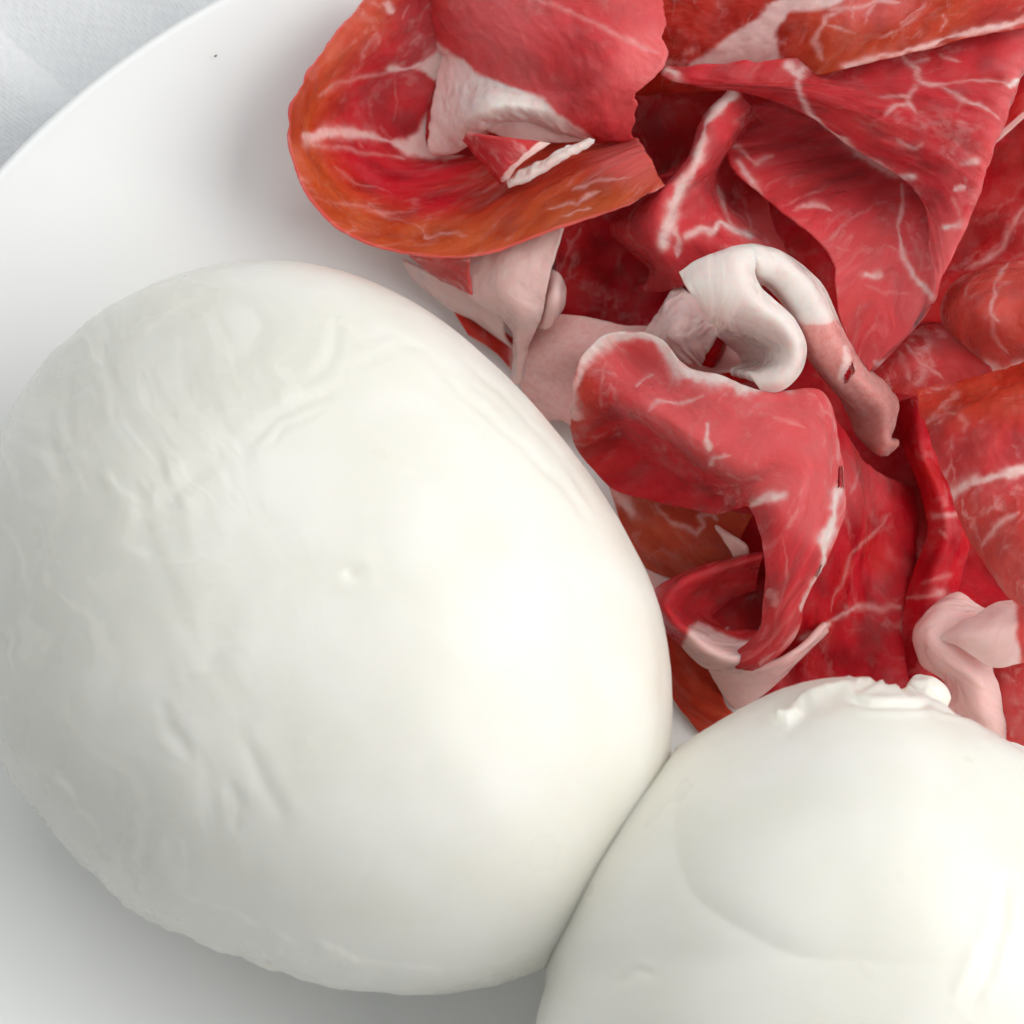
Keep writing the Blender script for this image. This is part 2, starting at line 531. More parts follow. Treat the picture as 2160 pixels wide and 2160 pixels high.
# the plane where the two balls press together
ka = P(1252 * D, 1462 * D, 33.0)[:2]; kb = P(1050 * D, 1778 * D, 33.0)[:2]
kd = (kb - ka) / np.linalg.norm(kb - ka)
kn = np.array([-kd[1], kd[0]])
big_c = P(610 * D, 1190 * D, 33.0)[:2]
if (big_c - ka) @ kn > 0: kn = -kn         # points from the large ball to the small one

OUT1 = [(-60, 1080), (-40, 920), (20, 780), (105, 660), (240, 562), (360, 512), (480, 493), (640, 510), (800, 582), (950, 704), (1080, 852), (1180, 1003),
        (1240, 1135), (1266, 1290), (1266, 1405), (1258, 1510), (1195, 1650), (1085, 1790), (955, 1852), (830, 1873), (640, 1861), (450, 1800), (255, 1712),
        (100, 1560), (5, 1425), (-45, 1260)]
V1, C1 = cheese_ball(OUT1, (610, 1190), 31.0, 60.0, 4.1, 780, 310, 0.93, (ka, kn, -0.2))
n1_ = grid_normals(V1)
q1 = proj(V1)
up = sstep(-0.25, 0.1, n1_[..., 2])
x, y = q1[..., 0], q1[..., 1]
# wet stringy skin on the far left, smooth stretched skin on the right
rough_m = sstep(880, 330, x + 0.18 * (y - 1300) + 90 * fbm(x * .004, y * .004, 2.0, 3)) * up
rough_m = rough_m * sstep(560, 720, y)
ang = math.radians(68)
ca, sa = math.cos(ang), math.sin(ang)
xr, yr = x * ca + y * sa, -x * sa + y * ca
wxr = 40 * fbm(x * .006, y * .006, 8.0, 3); wyr = 40 * fbm(x * .006, y * .006, 18.0, 3)
str1 = fbm((xr + wxr) * .0085, (yr + wyr) * .022, 5.0, 2)
str2 = 1 - np.abs(fbm((xr + wxr) * .010, (yr + wyr) * .032, 25.0, 2))
patch = 0.25 + 0.75 * sstep(-0.15, 0.5, fbm(x * .0042, y * .0032, 90.0, 3))
disp = rough_m * patch * (0.07 * str1 + 0.035 * sstep(0.70, 1.0, str2)) + 0.10 * fbm(x * .0035, y * .0035, 40.0, 3) * up
# creases drawn tight across the skin
def crease(q, pts, w, depth, lip=0.5, warp=4.0):
    qq = q + warp * np.stack([fbm(q[..., 0] * .02, q[..., 1] * .02, 3.0, 2), fbm(q[..., 0] * .02, q[..., 1] * .02, 13.0, 2)], -1)
    d, t = line_dist(qq, pts)
    taper = np.minimum(1, np.minimum(t, 1 - t) * 6 + 0.15)
    return (-depth * np.exp(-(d / w) ** 2) + depth * lip * np.exp(-((d - 2.2 * w) / (1.3 * w)) ** 2)) * taper
CRE1 = [([(700, 672), (712, 700), (704, 740), (690, 775), (650, 800)], 9, 0.38), ([(715, 720), (760, 722), (810, 700), (870, 725), (930, 770), (1010, 830)], 8, 0.22),
        ([(740, 772), (830, 735), (880, 728)], 8, 0.20), ([(900, 760), (1010, 860), (1110, 950), (1190, 1030), (1250, 1110)], 6, 0.30),
        ([(960, 740), (1080, 850), (1180, 960), (1260, 1080)], 5, 0.20), ([(380, 640), (450, 622), (530, 615), (580, 620)], 8, 0.25),
        ([(500, 960), (560, 900), (640, 850), (720, 820)], 10, 0.42), ([(540, 960), (600, 905), (690, 860)], 6, 0.35), ([(330, 1080), (420, 990), (470, 960)], 12, 0.35),
        ([(60, 760), (110, 720), (190, 690)], 7, 0.3), ([(515, 1560), (540, 1620), (575, 1680), (600, 1740)], 11, 0.30), ([(480, 1640), (505, 1700), (500, 1760)], 10, 0.35),
        ([(340, 1480), (365, 1540), (400, 1600)], 9, 0.35), ([(150, 790), (140, 860), (150, 940)], 8, 0.32), ([(100, 900), (120, 960), (130, 1010)], 8, 0.32),
        ([(1370, 1290), (1395, 1390), (1400, 1500), (1385, 1590)], 5, 0.16), ([(845, 1010), (860, 1000), (880, 1003)], 7, 0.16),
        ([(690, 1900), (760, 1860), (800, 1800)], 7, 0.20), ([(820, 1960), (880, 1950), (930, 1920)], 6, 0.20)]
for pts, w, dp in CRE1:
    disp = disp + crease(q1, pts, w * 1.35, dp * 0.27) * up
# little pit with a swollen ring
dd = np.hypot((x - 741), (y - 1212) * 1.0)
disp = disp - up * 0.30 * np.exp(-(dd / 14) ** 2) + up * 0.08 * np.exp(-((np.hypot(x - 752, y - 1212) - 34) / 13) ** 2) * (0.55 + 0.45 * np.tanh((x - 745) / 20))
dd = np.hypot((x - 398 * 0.52), (y - 800))
# the lower edge: the torn margin of the outer skin, a small ragged step
dist1 = poly_sd(q1, np.array(OUT1) * D)
sw = sstep(900, 500, x) * sstep(1450, 1650, y) + sstep(90, 0, x) * sstep(1250, 1500, y) + sstep(700, 300, x) * sstep(900, 600, y) * 0.5
sw = np.clip(sw, 0, 1) + sstep(1300, 900, x) * sstep(1900, 2000, y) * 0.6
wid = 58 + 22 * fbm(x * .006, y * .006, 70.0, 4)
step_ = sstep(wid + 4, wid - 4, dist1) * np.clip(sw, 0, 1)
disp = disp + step_ * (0.20 + 0.10 * fbm(x * .02, y * .02, 71.0, 3))
low = sstep(0.25, -0.05, n1_[..., 2])
disp = disp + (0.04 + 0.24 * sstep(1000, 600, x)) * low * fbm(V1[..., 0] * .45, V1[..., 1] * .45, V1[..., 2] * .45, 4)
V1 = V1 + n1_ * disp[..., None]
fleck = sstep(0.15, 0.75, fbm((xr + wxr) * .007, (yr + wyr) * .028, 205.0, 4))
wet_shade1 = np.clip(rough_m * (0.62 + 0.55 * fbm(x * .006, y * .004, 201.0, 4)) * (1 - 0.85 * fleck) + 0.25 * step_, 0, 1)  # wet skin tone; its darkening also stands in for shade on the left
B1 = empty('mozzarella_ball', 'large egg-shaped white mozzarella ball with wet stringy skin, on the left', 'cheese', 'mozzarella balls on the plate')
raw_mesh('cheese_body', V1.reshape(-1, 3), grid_faces(V1.shape[0], V1.shape[1], wrap=True), CHEESE, B1, {'wet': wet_shade1.ravel()})

OUT2 = [(1000, 1990), (1012, 1925), (1028, 1870), (1035, 1775), (1062, 1670), (1125, 1562), (1225, 1452), (1322, 1382), (1420, 1325), (1530, 1282), (1640, 1279), (1720, 1300), (1800, 1340), (1880, 1385),
        (1960, 1440), (2060, 1540), (2150, 1690), (2200, 1870), (2180, 2060), (2080, 2230), (1900, 2370), (1650, 2430), (1400, 2400), (1180, 2300), (1050, 2160)]
V2, C2 = cheese_ball(OUT2, (1600, 1850), 30.0, 59.0, 4.1, 780, 310, 0.95, (ka, -kn, -0.2))
n2_ = grid_normals(V2)
q2 = proj(V2)
up = sstep(-0.25, 0.1, n2_[..., 2])
x, y = q2[..., 0], q2[..., 1]
disp = 0.10 * fbm(x * .003, y * .003, 140.0, 3) * up
# swollen crown that overhangs the rest of the ball along a curved seam
CAP = np.array([(1330, 1300), (1290, 1440), (1272, 1530), (1275, 1595), (1292, 1655), (1335, 1714), (1410, 1762), (1500, 1795), (1620, 1815), (1780, 1822), (1960, 1800), (2140, 1700), (2150, 1400), (1900, 1250), (1720, 1200), (1560, 1200)]) * D
CAP = spline_closed(CAP, 150)
dc = poly_sd(q2 + 8 * np.stack([fbm(x * .006, y * .006, 3., 2), fbm(x * .006, y * .006, 33., 2)], -1), CAP)
capw = sstep(1480, 1780, y) * sstep(2350, 1900, x)
capf = sstep(2150, 1650, x)
disp = disp + up * capw * (0.75 * (1 - np.exp(-np.maximum(dc, 0) / 90.0)) - 0.05 * np.exp(-(dc / 22.0) ** 2)) * (0.25 + 0.75 * capf)
CRE2 = [([(1300, 1590), (1370, 1530), (1450, 1460), (1540, 1415)], 7, 0.35), ([(1330, 1640), (1400, 1560), (1470, 1510)], 8, 0.22), ([(1270, 1640), (1340, 1570), (1420, 1500)], 6, 0.25),
        ([(1800, 1450), (1850, 1432), (1900, 1440), (1922, 1460)], 6, 0.45), ([(1790, 1470), (1840, 1490), (1900, 1490), (1960, 1482)], 7, 0.40), ([(1960, 1480), (2020, 1500), (2090, 1530)], 6, 0.25),
        ([(2120, 1850), (2110, 1960), (2080, 2060), (2050, 2120)], 12, 0.25), ([(2080, 1990), (2030, 2110)], 9, 0.2), ([(1300, 2080), (1340, 2050), (1380, 2060)], 9, 0.12)]
for pts, w, dp in CRE2:
    disp = disp + crease(q2, pts, w, dp) * up
# torn ridge of curd near the crown
RID = [(1650, 1512), (1690, 1480), (1740, 1452), (1790, 1440)]
d, t = line_dist(q2 + 5 * np.stack([fbm(x * .03, y * .03, 3., 3), fbm(x * .03, y * .03, 53., 3)], -1), RID)
disp = disp + up * (0.62 * np.exp(-(d / 10) ** 2) * (1 - 0.5 * t) * (1 + 0.5 * fbm(x * .05, y * .05, 91., 2)) - 0.16 * np.exp(-((d - 30) / 16) ** 2))
d, t = line_dist(q2, [(1628, 1508), (1640, 1520), (1660, 1522), (1680, 1505)])
disp = disp + up * 0.55 * np.exp(-(d / 8) ** 2) * (0.8 + 0.5 * fbm(x * .06, y * .06, 81., 2))
# crumbly rim along the back of the crown
d, t = line_dist(q2, [(1800, 1430), (1840, 1432), (1880, 1438), (1920, 1446)])
disp = disp + np.exp(-(d / 9) ** 2) * np.maximum(0, 0.1 + 0.42 * fbm(x * .085, y * .085, 61., 2))
d = np.hypot(x - 1150, y - 2110)
low = sstep(0.25, -0.05, n2_[..., 2])
disp = disp + 0.22 * low * fbm(V2[..., 0] * .4, V2[..., 1] * .4, V2[..., 2] * .4 + 50, 4)
V2 = V2 + n2_ * disp[..., None]
B2 = empty('mozzarella_ball', 'round smooth cream mozzarella ball with a swollen crown, cut off by the lower right corner', 'cheese', 'mozzarella balls on the plate')
raw_mesh('cheese_body', V2.reshape(-1, 3), grid_faces(V2.shape[0], V2.shape[1], wrap=True), CHEESE, B2, {'wet': np.zeros(V2.shape[0] * V2.shape[1])})

def lump(name, px, py, z, sx, sy, sz, seed, mat, parent, amp=0.25, rot=0.0, attrs=True):
    """small irregular crumb"""
    n, k = 72, 40
    th = np.linspace(0, 2 * math.pi, n, endpoint=False); ph = np.linspace(-math.pi / 2, math.pi / 2, k)
    d = np.stack([np.cos(th)[:, None] * np.cos(ph), np.sin(th)[:, None] * np.cos(ph), np.broadcast_to(np.sin(ph), (n, k))], -1)
    r = 1 + amp * fbm(d[..., 0] * 1.6 + seed, d[..., 1] * 1.6, d[..., 2] * 1.6, 4)
    v = d * r[..., None] * np.array([sx, sy, sz])
    c, s = math.cos(rot), math.sin(rot)
    v = np.stack([v[..., 0] * c - v[..., 1] * s, v[..., 0] * s + v[..., 1] * c, v[..., 2]], -1) + P(px, py, z)
    return raw_mesh(name, v.reshape(-1, 3), grid_faces(n, k, wrap=True), mat, parent, {'wet': np.zeros(n * k)} if attrs else None)
lump('curd_nub', 1956, 1466, 22.0, 2.5, 1.9, 2.8, 5.0, CHEESE, B2, 0.07, -0.5)

# ================================================================== PROSCIUTTO
def sheet(name, cols, parent, nu=130, nv=90, thick=0.38, fat=(), poly=(), tint=0.0, pale=0.0, vein=0.6, holes=(), wrink=0.12, ragged=0.12, seed=0.0,
          tintf=None, palef=None, fatall=0.0, edgefat=None, wscale=1.0, mat=None):
    """a thin slice: cols is a list of lines of (pixel x, pixel y, height mm); the surface runs through all of them.
    fat: list of (pixel polyline, half width px [, amount]); poly: list of fat patches (pixel polygons)"""
    C = []
    for c in cols:
        a = np.array(c, float)
        C.append(catmull(P(a[:, 0], a[:, 1], a[:, 2]), nv))
    C = np.array(C)                                       # ncols, nv, 3
    mid = C.mean(axis=1)
    d = np.linalg.norm(np.diff(C, axis=0), axis=-1).mean(axis=1) + 0.15
    s = np.concatenate([[0], np.cumsum(d)]); s /= s[-1]
    S = hermite(s, C, np.linspace(0, 1, nu)) if len(C) > 2 else C[0] + (C[-1] - C[0]) * np.linspace(0, 1, nu)[:, None, None]
    # arc-length coordinates in mm
    lu = np.linalg.norm(np.diff(S, axis=0), axis=-1).mean(axis=1); lv = np.linalg.norm(np.diff(S, axis=1), axis=-1).mean(axis=0)
    U = np.concatenate([np.zeros((1, nv)), np.cumsum(np.linalg.norm(np.diff(S, axis=0), axis=-1), axis=0)], 0)
    Vv = np.concatenate([np.zeros((nu, 1)), np.cumsum(np.linalg.norm(np.diff(S, axis=1), axis=-1), axis=1)], 1)
    so = seed * 37.7
    # ragged margins: slide the edge points a little within the sheet
    tu = np.gradient(S, axis=0); tu /= np.maximum(np.linalg.norm(tu, axis=-1, keepdims=True), 1e-6)
    tv = np.gradient(S, axis=1); tv /= np.maximum(np.linalg.norm(tv, axis=-1, keepdims=True), 1e-6)
    iu = np.linspace(0, 1, nu)[:, None]; iv = np.linspace(0, 1, nv)[None, :]
    eu = np.exp(-np.minimum(iu, 1 - iu) * nu / 3.0); ev = np.exp(-np.minimum(iv, 1 - iv) * nv / 3.0)
    S = S + tu * (eu * ragged * fbm(Vv * .45 + so, U * .1, so, 4, .42))[..., None] + tv * (ev * ragged * fbm(U * .45 + so, Vv * .1, so + 5, 4, .42))[..., None]
    n = np.cross(np.gradient(S, axis=0), np.gradient(S, axis=1))
    l = np.linalg.norm(n, axis=-1, keepdims=True)
    n = np.where(l > 1e-9, n / np.maximum(l, 1e-9), 0)
    n = n / np.maximum(np.linalg.norm(n, axis=-1, keepdims=True), 1e-6)
    S = S + n * (wrink * fbm(U * .16 * wscale + so, Vv * .22 * wscale, so, 3) + wrink * 0.35 * fbm(U * .6 * wscale, Vv * .8 * wscale + so, so + 2, 3))[..., None]
    lift = np.maximum(plate_z(S[..., 0], S[..., 1]) + 0.5 * thick + 0.15 - S[..., 2], 0)
    S[..., 2] += lift
    q = proj(S)
    wq = q + 7.0 * np.stack([fbm(q[..., 0] * .014 + so, q[..., 1] * .014, 1., 4, .6), fbm(q[..., 0] * .014, q[..., 1] * .014 + so, 21., 4, .6)], -1)
    F = np.full((nu, nv), float(fatall))
    for it in fat:
        dd, t = line_dist(wq, it[0]); w = it[1]; am = it[2] if len(it) > 2 else 1.0
        w = np.maximum(w * (0.85 + 0.55 * fbm(q[..., 0] * .022, q[..., 1] * .022, so + 7, 3)), 1.5)
        am = am * (0.86 + 0.22 * fbm(q[..., 0] * .035 + 9, q[..., 1] * .035, so + 8, 2))
        tp = np.minimum(1, np.minimum(t, 1 - t) * 5 + 0.45) if it[1] < 8 else 1.0
        w = w * tp * (1.25 if it[1] < 7 else 1.0); am = am * (0.62 if it[1] < 7 else 0.95) * (0.8 if len(it[0]) == 2 and it[1] < 10 else 1.0)
        F = np.maximum(F, am * (0.66 * np.exp(-(dd / (w * 1.05)) ** 2) + 0.34 * np.exp(-(dd / (w * 2.4)) ** 2)))
    for pg in poly:
        F = np.maximum(F, sstep(-13, 9, poly_sd(wq, pg)))
    if edgefat:
        for side, w in edgefat:
            e = {'u0': U, 'u1': U[-1:, :] - U, 'v0': Vv, 'v1': Vv[:, -1:] - Vv}[side]
            F = np.maximum(F, sstep(w * 1.15, w * 0.75, e + 0.25 * w * fbm(U * .5 + so, Vv * .5, so, 2)))
    T = np.full((nu, nv), float(tint)) if tintf is None else np.clip(tintf(iu + 0 * iv, iv + 0 * iu, q), 0, 1)
    PA = np.full((nu, nv), float(pale)) if palef is None else np.clip(palef(iu + 0 * iv, iv + 0 * iu, q), 0, 1)
    T = np.clip(T + 0.10 * fbm(U * .2 + so, Vv * .2, 4., 3), 0, 1)
    col = np.stack([F, T, PA, np.full((nu, nv), vein)], -1)
    suv = np.stack([U + so, Vv - Vv[:, nv // 2:nv // 2 + 1] + so * .7, np.full((nu, nv), seed)], -1)
    # thickness, thinning to a rounded margin
    cu = np.minimum(U, U[-1:, :] - U); cv = np.minimum(Vv, Vv[:, -1:] - Vv)
    e = np.clip(np.minimum(cu, cv) / (thick * 0.5), 0, 1)
    th = thick * 0.5 * np.sqrt(np.clip(1 - (1 - e) ** 2, 0.02, 1)) * (1 + 0.18 * fbm(U * .3 + so, Vv * .3, so + 11, 2))
    top = S + n * th[..., None]; bot = S - n * th[..., None]
    N_ = nu * nv
    f1 = grid_faces(nu, nv); f2 = grid_faces(nu, nv, N_, flip=True)
    keep = np.ones(len(f1), bool)
    if holes:
        qc = proj((S[:-1, :-1] + S[1:, 1:]) / 2).reshape(-1, 2)
        for h in holes:
            keep &= poly_sd(qc + 1.5 * np.stack([vnoise(qc[:, 0] * .2, qc[:, 1] * .2, 5.), vnoise(qc[:, 0] * .2, qc[:, 1] * .2, 15.)], -1), h) < 0
    f1 = f1[keep]; f2 = f2[keep]
    idx = np.arange(N_).reshape(nu, nv)
    loop = np.concatenate([idx[:-1, 0], idx[-1, :-1], idx[:0:-1, -1], idx[0, :0:-1]])
    nx = np.roll(loop, -1)
    rim = np.stack([loop, loop + N_, nx + N_, nx], -1)
    o = raw_mesh(name, np.concatenate([top.reshape(-1, 3), bot.reshape(-1, 3)]), np.concatenate([f1, f2, rim]), mat or HAM, parent,
                 {'ham': np.concatenate([col.reshape(-1, 4)] * 2), 'suv': np.concatenate([suv.reshape(-1, 3)] * 2)})
    return o

GRP = 'slices of cured ham heaped on the plate'
def slice_(label):
    return empty('prosciutto_slice', label, 'cured ham', GRP)

# ---- flat slices at the bottom of the heap
R = slice_('dark red ham slice lying lowest in the heap, under the orange curled slice')
sheet('lean_meat', [[(840, -60, 12.5), (880, 150, 11), (900, 360, 9), (930, 470, 8)], [(1050, -60, 11.5), (1080, 150, 9.5), (1100, 330, 8.5), (1120, 520, 7.5)],
                    [(1300, -60, 11), (1300, 150, 9.5), (1300, 330, 8), (1300, 560, 7)], [(1480, -60, 11), (1480, 150, 9), (1480, 330, 8), (1480, 600, 7)], [(1720, -60, 11), (1720, 150, 10), (1700, 330, 8.6), (1680, 600, 7)]], R, seed=1, tint=.1, vein=.3)
R = slice_('very dark red ham slice spread lowest in the right half of the heap')
sheet('lean_meat', [[(1180, 560, 6.5), (1230, 800, 6), (1400, 1060, 5.6), (1455, 1230, 5.3), (1500, 1440, 5.1)], [(1450, 330, 9), (1500, 700, 7), (1620, 1000, 6), (1680, 1250, 5.5), (1720, 1430, 5.2)],
                    [(1800, 100, 11), (1800, 600, 8), (1830, 950, 6), (1850, 1250, 5.5), (1880, 1480, 5.2)], [(2230, 60, 12), (2230, 600, 9), (2230, 950, 7.5), (2230, 1250, 6), (2230, 1500, 5.5)]], R, nu=140, nv=140, seed=2, tint=.05, vein=.35)

# ---- the orange slice curled into a cup, upper left
R = slice_('orange ham slice curled into an open cup with a crusty rim, upper left')
def t1(u, v, q):  # glow through the thin wall put into the tint, fading toward the floor
    return np.clip(1.0 - sstep(0.22, 0.62, v) * (1 - 0.55 * sstep(0.55, 0.8, u)), 0, 1)
cup = [[(790, -30, 26), (808, -26, 25.6), (850, -20, 20), (900, -10, 16), (960, 0, 14)], [(700, 82, 27), (718, 88, 26.6), (770, 100, 21), (850, 110, 15), (940, 110, 13)],
       [(640, 165, 28), (656, 169, 27.6), (700, 172, 21), (800, 170, 13.5), (920, 180, 12)], [(607, 270, 28), (622, 270, 27.6), (655, 270, 20.5), (760, 265, 12.5), (900, 260, 11)],
       [(628, 370, 27.5), (642, 363, 27), (680, 345, 20), (780, 310, 12.5), (900, 300, 11)], [(715, 484, 26), (724, 473, 25.5), (750, 430, 20), (820, 370, 13), (920, 330, 11)],
       [(828, 532, 25), (835, 518, 24.6), (850, 470, 20), (890, 400, 14), (960, 330, 11.5)], [(985, 546, 24.5), (985, 533, 24.2), (990, 480, 21.5), (1000, 410, 16), (1020, 330, 12)],
       [(1186, 478, 25), (1183, 468, 24.7), (1170, 420, 22.5), (1150, 360, 19), (1130, 300, 15)], [(1345, 424, 24), (1342, 415, 24), (1330, 380, 23), (1310, 340, 21), (1290, 300, 17)],
       [(1400, 390, 23), (1395, 380, 23), (1380, 350, 22), (1360, 320, 21), (1345, 292, 19)]]
cup = [[(x_, y_, z_ if i_ > 8 else 10.5 + (z_ - 11) * (0.76 if i_ < 7 else (0.82 if i_ == 7 else 0.9))) for x_, y_, z_ in c_] for i_, c_ in enumerate(cup)]
sheet('lean_meat', cup, R, nu=260, nv=150, thick=.42, seed=3, tintf=t1, vein=.55, ragged=.22, wrink=.16,
      palef=lambda u, v, q: 0.7 * sstep(.03, .0, v) + 0.55 * sstep(120, 20, np.hypot(q[..., 0] - 1330, (q[..., 1] - 340) * 1.4)) + 0.25 * sstep(260, 60, np.hypot(q[..., 0] - 830, q[..., 1] - 70)),
      fat=[([(650, 288), (665, 290)], 11), ([(672, 284), (745, 286), (807, 296), (850, 305), (900, 316)], 12), ([(845, 143), (790, 152), (745, 161), (700, 178), (672, 200)], 4.5, .8),
           ([(820, 140), (850, 141), (890, 128), (930, 112)], 9), ([(662, 308), (700, 316), (745, 323), (807, 331), (850, 332)], 4.5, .8), ([(830, 165), (838, 200), (843, 225), (832, 255)], 4, .55),
           ([(806, 2), (812, 14), (820, 20)], 8, .9), ([(850, 10), (843, 38)], 5, .8), ([(700, 420), (760, 440), (840, 470), (900, 500)], 3.5, .6), ([(890, 500), (930, 490), (985, 505)], 4, .6),
           ([(1160, 440), (1190, 425), (1215, 430), (1240, 410), (1270, 405)], 4, .9), ([(1180, 455), (1215, 445), (1250, 440)], 4, .9), ([(1200, 400), (1250, 385), (1330, 372)], 3.5, .7), ([(700, 360), (760, 395), (830, 412)], 3, .6)],
      poly=[[(925, 104), (960, 130), (1010, 160), (1010, 320), (930, 334), (890, 325), (850, 312), (880, 280), (905, 250), (918, 210), (921, 176), (900, 150), (880, 138)]])
sheet('outer_skirt', [[(860, 532, 18), (890, 562, 15.5), (930, 592, 13)], [(920, 542, 18.6), (945, 575, 16), (965, 606, 14)], [(990, 545, 19.6), (993, 580, 17), (998, 622, 15)]], R, nu=60, nv=50, seed=4, tint=.35, pale=.35, vein=.9, thick=.5)

# ---- the red slab laid over the cup
R = slice_('pinkish red fibrous ham slab with a white fat margin, draped into the orange cup')
sheet('lean_meat', [[(880, -50, 12), (960, -50, 19), (1080, -50, 24.5), (1250, -50, 27), (1400, -50, 26)], [(888, 40, 11), (960, 40, 18.5), (1080, 30, 25), (1250, 30, 28), (1398, 40, 27)],
                    [(912, 100, 12), (975, 98, 17.5), (1080, 95, 24), (1250, 92, 28), (1402, 110, 27)], [(925, 120, 12.5), (1000, 150, 17.5), (1072, 182, 20.5), (1170, 185, 23), (1290, 175, 26.5), (1385, 160, 26.5)],
                    [(918, 190, 13), (975, 210, 17), (1050, 205, 21.5), (1130, 212, 22), (1240, 225, 24), (1338, 205, 25)],
                    [(910, 262, 13), (955, 265, 16), (1010, 240, 20.5), (1065, 224, 22), (1125, 230, 22), (1240, 262, 22), (1345, 230, 23)],
                    [(905, 315, 12.5), (945, 318, 13.5), (990, 287, 16.5), (1045, 250, 19.5), (1105, 246, 20.5), (1225, 282, 20), (1340, 285, 20)],
                    [(930, 325, 11), (960, 315, 12), (1010, 292, 13), (1055, 262, 16), (1110, 262, 17.5), (1225, 294, 17.5), (1330, 296, 18)]], R, nu=190, nv=170, seed=5, vein=.18, thick=.45, wrink=.2, ragged=.75, wscale=1.5,
      palef=lambda u, v, q: 0.30 * sstep(1250, 1050, q[..., 1] * 3 + q[..., 0] * .3) * sstep(900, 1050, q[..., 0]) + 0.55 * sstep(200, 30, np.hypot(q[..., 0] - 1030, q[..., 1] - 70)) + .3 * sstep(1230, 1330, q[..., 0]) + .45 * sstep(90, 30, np.hypot(q[..., 0] - 1370, q[..., 1] - 125)) + .5 * (sstep(140, 240, q[..., 1]) * sstep(1250, 1100, q[..., 0])),  # includes painted sheen on the left bulge and right side
      tintf=lambda u, v, q: .35 * sstep(60, -20, q[..., 1]) + 0 * u,
      fat=[([(1130, 0), (1180, 15), (1230, 38), (1290, 68), (1350, 100), (1390, 115)], 5, .62)],
      poly=[[(922, 96), (1000, 153), (1072, 186), (1145, 207), (1207, 269), (1250, 292), (1210, 330), (880, 350), (870, 180)]])
sheet('fat_edge', [[(1020, 264, 18), (1028, 272, 17)], [(1045, 248, 19), (1058, 288, 17)], [(1075, 238, 20), (1099, 299, 17)], [(1145, 226, 20.5), (1166, 301, 17.5)], [(1200, 268, 20), (1217, 299, 18)], [(1246, 290, 19.5), (1252, 294, 19)]],
      R, nu=90, nv=50, seed=6, fatall=1, pale=.35, thick=.5, wrink=.2)

# ---- little folded pocket under the fat margin
R = slice_('small folded red ham pocket with two white fat lips, inside the orange cup')
sheet('lean_meat', [[(978, 290, 18.50), (1000, 318, 18.50), (1030, 352, 18.30), (1062, 388, 18.00)], [(1000, 280, 22.00), (1030, 312, 22.00), (1044, 342, 21.30), (1064, 382, 20.00)], [(1060, 290, 23.00), (1078, 312, 23.00), (1068, 345, 22.30), (1066, 378, 20.50)],
                    [(1162, 303, 22.50), (1128, 325, 22.50), (1094, 347, 22.00), (1072, 374, 20.50)]], R, nu=90, nv=80, seed=7, vein=.9, pale=.25, thick=.7, edgefat=[('u1', 1.0)])
sheet('fat_lip', [[(1070, 384, 19.10), (1072, 396, 19.30)], [(1095, 366, 19.50), (1105, 382, 20.10)], [(1140, 343, 20.00), (1152, 356, 20.70)], [(1190, 318, 20.50), (1202, 326, 21.50)], [(1240, 298, 21.10), (1252, 296, 21.90)]], R, nu=90, nv=24, seed=8, fatall=1, pale=.8, thick=.9, wrink=.35, wscale=2.2)

# ---- pale fat flap hanging below the cup
R = slice_('glossy pale pink fat flap hanging from under the orange cup, narrowing to a stem')
sheet('fat_flap', [[(985, 520, 15), (1090, 490, 17.5), (1197, 455, 18.5)], [(984, 562, 16), (1080, 542, 18.8), (1180, 515, 18.6)], [(990, 622, 14), (1078, 610, 17.4), (1156, 598, 17)], [(1052, 660, 12), (1100, 658, 15.5), (1148, 648, 15)],
                   [(1082, 692, 10), (1105, 700, 12.5), (1127, 698, 12)], [(1084, 740, 8), (1098, 746, 9.5), (1110, 735, 9)], [(1076, 810, 6), (1095, 812, 7), (1114, 800, 6.5)]], R, nu=150, nv=90, seed=9, fatall=1, pale=.25, thick=.55, wrink=.22)
sheet('side_lobe', [[(1150, 560, 13), (1175, 578, 14.5), (1186, 602, 13)], [(1146, 620, 13), (1170, 625, 16), (1189, 640, 12.5)], [(1130, 692, 10), (1150, 694, 12), (1168, 672, 10.5)]], R, nu=60, nv=50, seed=10, fatall=1, pale=.3, thick=.8)
sheet('thin_film', [[(850, 545, 10), (870, 585, 8.6), (895, 612, 8.2)], [(920, 580, 13), (930, 625, 10), (950, 652, 8)], [(985, 610, 13), (990, 650, 10), (1000, 676, 8)], [(1060, 665, 12), (1070, 712, 8.6), (1088, 738, 6.8)]], R, nu=90, nv=50, seed=11, fatall=1, pale=.25, thick=.4)
R = slice_('small bright red ham scrap showing between the pale flap and the large mozzarella ball')
sheet('lean_meat', [[(950, 645, 8.2), (985, 705, 7.4)], [(1020, 675, 7.4), (1045, 745, 6.4)], [(1092, 720, 7.2), (1085, 790, 5.6)]], R, nu=60, nv=40, seed=12, tint=.35, vein=.3, fat=[([(1082, 735), (1075, 790)], 8)])

